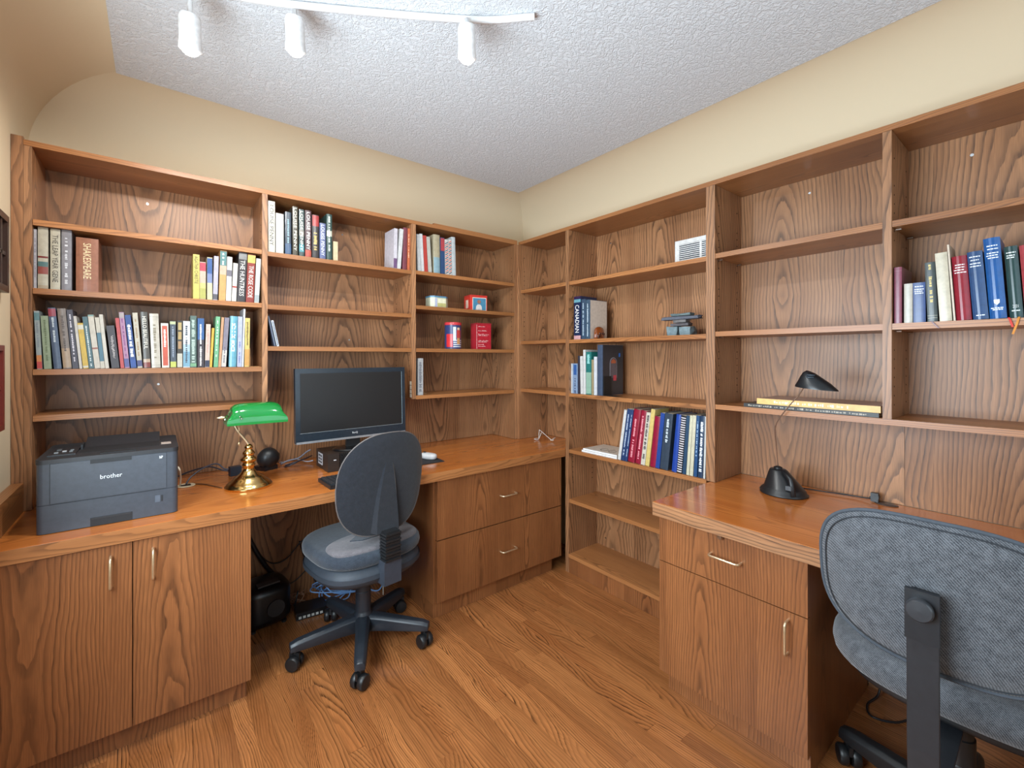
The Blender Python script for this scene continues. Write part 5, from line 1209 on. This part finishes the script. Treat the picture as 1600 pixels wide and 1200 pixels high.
cable('short black lamp cord bulging left of the lamp base', [(0.135, -1.60, Zw+0.006), (0.13, -1.575, Zw+0.010), (0.10, -1.57, Zw+0.008), (0.06, -1.577, Zw+0.005)], 0.003)
cable('black cable on the floor under the right desk', [(0.235, -1.94, 0.32), (0.23, -1.95, 0.16), (0.20, -1.955, 0.03), (0.13, -1.935, 0.006), (0.07, -1.96, 0.006), (0.10, -2.02, 0.006), (0.18, -2.06, 0.006)], 0.004)

# ------------------------------------------------------------------ pictures on the left wall
def frame(label, y0, y1, z0, z1, wd, rgb, mat_rgb, bars=()):
    r = thing('picture_frame', label, 'picture', (XL, (y0+y1)/2, z0))
    yc = (y0+y1)/2; h = z1-z0
    def fb(nm, a0, a1, b0, b1, x1, c): return box(nm, (0.0006, a0-yc, b0), (x1, a1-yc, b1), cm(c, 0.35), r, 0.0015)
    fb('frame_rail', y0, y1, 0, wd, 0.024, rgb); fb('frame_rail', y0, y1, h-wd, h, 0.024, rgb)
    fb('frame_stile', y0, y0+wd, wd, h-wd, 0.024, rgb); fb('frame_stile', y1-wd, y1, wd, h-wd, 0.024, rgb)
    fb('picture', y0+wd, y1-wd, wd, h-wd, 0.010, mat_rgb)
    for k, (a, b) in enumerate(bars):
        if a == 'h': fb('glazing_bar', y0+wd, y1-wd, h*b-0.006, h*b+0.006, 0.020, rgb)
        else: fb('glazing_bar', y0+(y1-y0)*b-0.006, y0+(y1-y0)*b+0.006, wd, h-wd, 0.020, rgb)
frame('dark wooden multi-pane picture frame high on the left wall', -0.56, -0.150, 1.546, 1.806, 0.022, (58,38,30), (120,124,124), (('h', 0.5), ('v', 0.82), ('v', 0.5)))
frame('brown framed picture with a red edge lower on the left wall', -0.56, -0.208, 1.086, 1.366, 0.018, (120,44,34), (110,84,70), (('h', 0.5),))
def ribbon(label, pts, wd, rgb):
    bm = bmesh.new(); P = spline(pts, 4)
    a = [bm.verts.new((p.x, p.y-wd/2, p.z)) for p in P]; b = [bm.verts.new((p.x, p.y+wd/2, p.z)) for p in P]
    c = [bm.verts.new((p.x-0.0006, p.y-wd/2, p.z+0.0004)) for p in P]; d = [bm.verts.new((p.x-0.0006, p.y+wd/2, p.z+0.0004)) for p in P]
    n = len(P)-1
    for k in range(n):
        bm.faces.new((a[k], a[k+1], b[k+1], b[k])); bm.faces.new((c[k], d[k], d[k+1], c[k+1])); bm.faces.new((a[k], c[k], c[k+1], a[k+1])); bm.faces.new((b[k], b[k+1], d[k+1], d[k]))
    tag(from_bm('bookmark_ribbon', bm, cm(rgb, 0.6), None), label, 'ribbon')
ribbon('orange bookmark ribbon hanging over the upper right shelf edge', [(0.012, -2.322, 1.4445), (0.000, -2.322, 1.4445), (-0.003, -2.318, 1.425), (-0.004, -2.310, 1.395)], 0.005, (206,130,40))
ribbon('red bookmark ribbon hanging over the upper right shelf edge', [(0.012, -2.300, 1.4445), (0.000, -2.302, 1.4445), (-0.003, -2.306, 1.432), (-0.004, -2.310, 1.416)], 0.005, (200,50,40))
ribbon('thin grey bookmark ribbon over the shelf edge below the cream hardback', [(0.012, -2.128, 1.4445), (0.000, -2.132, 1.4445), (-0.0025, -2.140, 1.434), (-0.0025, -2.150, 1.421)], 0.004, (150,130,136))
# ------------------------------------------------------------------ track spotlights
def track_head(i, p, aim, label, lit=True):
    p = Vector(p); d = (Vector(aim)-p).normalized()
    r = thing('track_spotlight', label, 'spotlight', p, group='white ceiling spotlights')
    q = d.to_track_quat('-Z', 'Y').to_matrix().to_4x4()
    bm = bmesh.new()
    lathe(bm, [(0.026, -0.002), (0.031, 0.0), (0.031, 0.006), (0.029, 0.03), (0.029, 0.085), (0.024, 0.098), (0.0, 0.10)], 28, q, cap=False)
    from_bm('lamp_shade', bm, cm((238,238,238), 0.4), r, True, 45)
    bm = bmesh.new(); lathe(bm, [(0.0, -0.016), (0.012, -0.014), (0.020, -0.008), (0.0255, 0.004)], 28, q, cap=False)
    t = NT('lamp_lens'); t.set(Base_Color=(1, 1, 1, 1), Emission_Color=(1.0, 0.93, 0.82, 1), Emission_Strength=22.0 if lit else 0.4)
    from_bm('lens', bm, t.m, r, True)
    top = q @ Vector((0, 0, 0.06)); 
    bm = bmesh.new(); tube(bm, [top, Vector((top.x, top.y, 2.452-p.z))], 0.007, 10)
    from_bm('stem', bm, cm((238,238,238), 0.4), r, True)
    L = bpy.data.lights.new('spot', 'SPOT'); L.energy = SPOT_POWER*(1.0 if lit else 0.5); L.color = (0.96, 0.97, 0.94); L.spot_size = math.radians(168); L.spot_blend = 0.5; L.shadow_soft_size = 0.022
    o = bpy.data.objects.new('spot', L); COL.objects.link(o); o.parent = r
    o.location = d*0.020; o.rotation_euler = d.to_track_quat('-Z', 'Y').to_euler()
track_head(0, TRACK[0], (-1.85, -0.25, 0.75), 'white track spotlight nearest the left wall, lamp lit')
track_head(1, TRACK[1], (-1.45, -0.3, 0.7), 'white track spotlight in the middle of the three, lamp glowing')
track_head(2, TRACK[2], (-0.75, -0.55, 0.2), 'white cylindrical track spotlight rightmost on the ceiling')
bm = bmesh.new(); tube(bm, spline([(-2.02, -0.62, 2.464), (-1.905, -0.72, 2.464), (-1.63, -0.86, 2.464), (-1.17, -1.15, 2.464), (-1.0, -1.30, 2.464)], 6), 0.011, 12)
tr = from_bm('ceiling_track', bm, cm((238,238,238), 0.4), None, True, 60); tag(tr, 'white curved lighting track fixed to the ceiling', 'track')
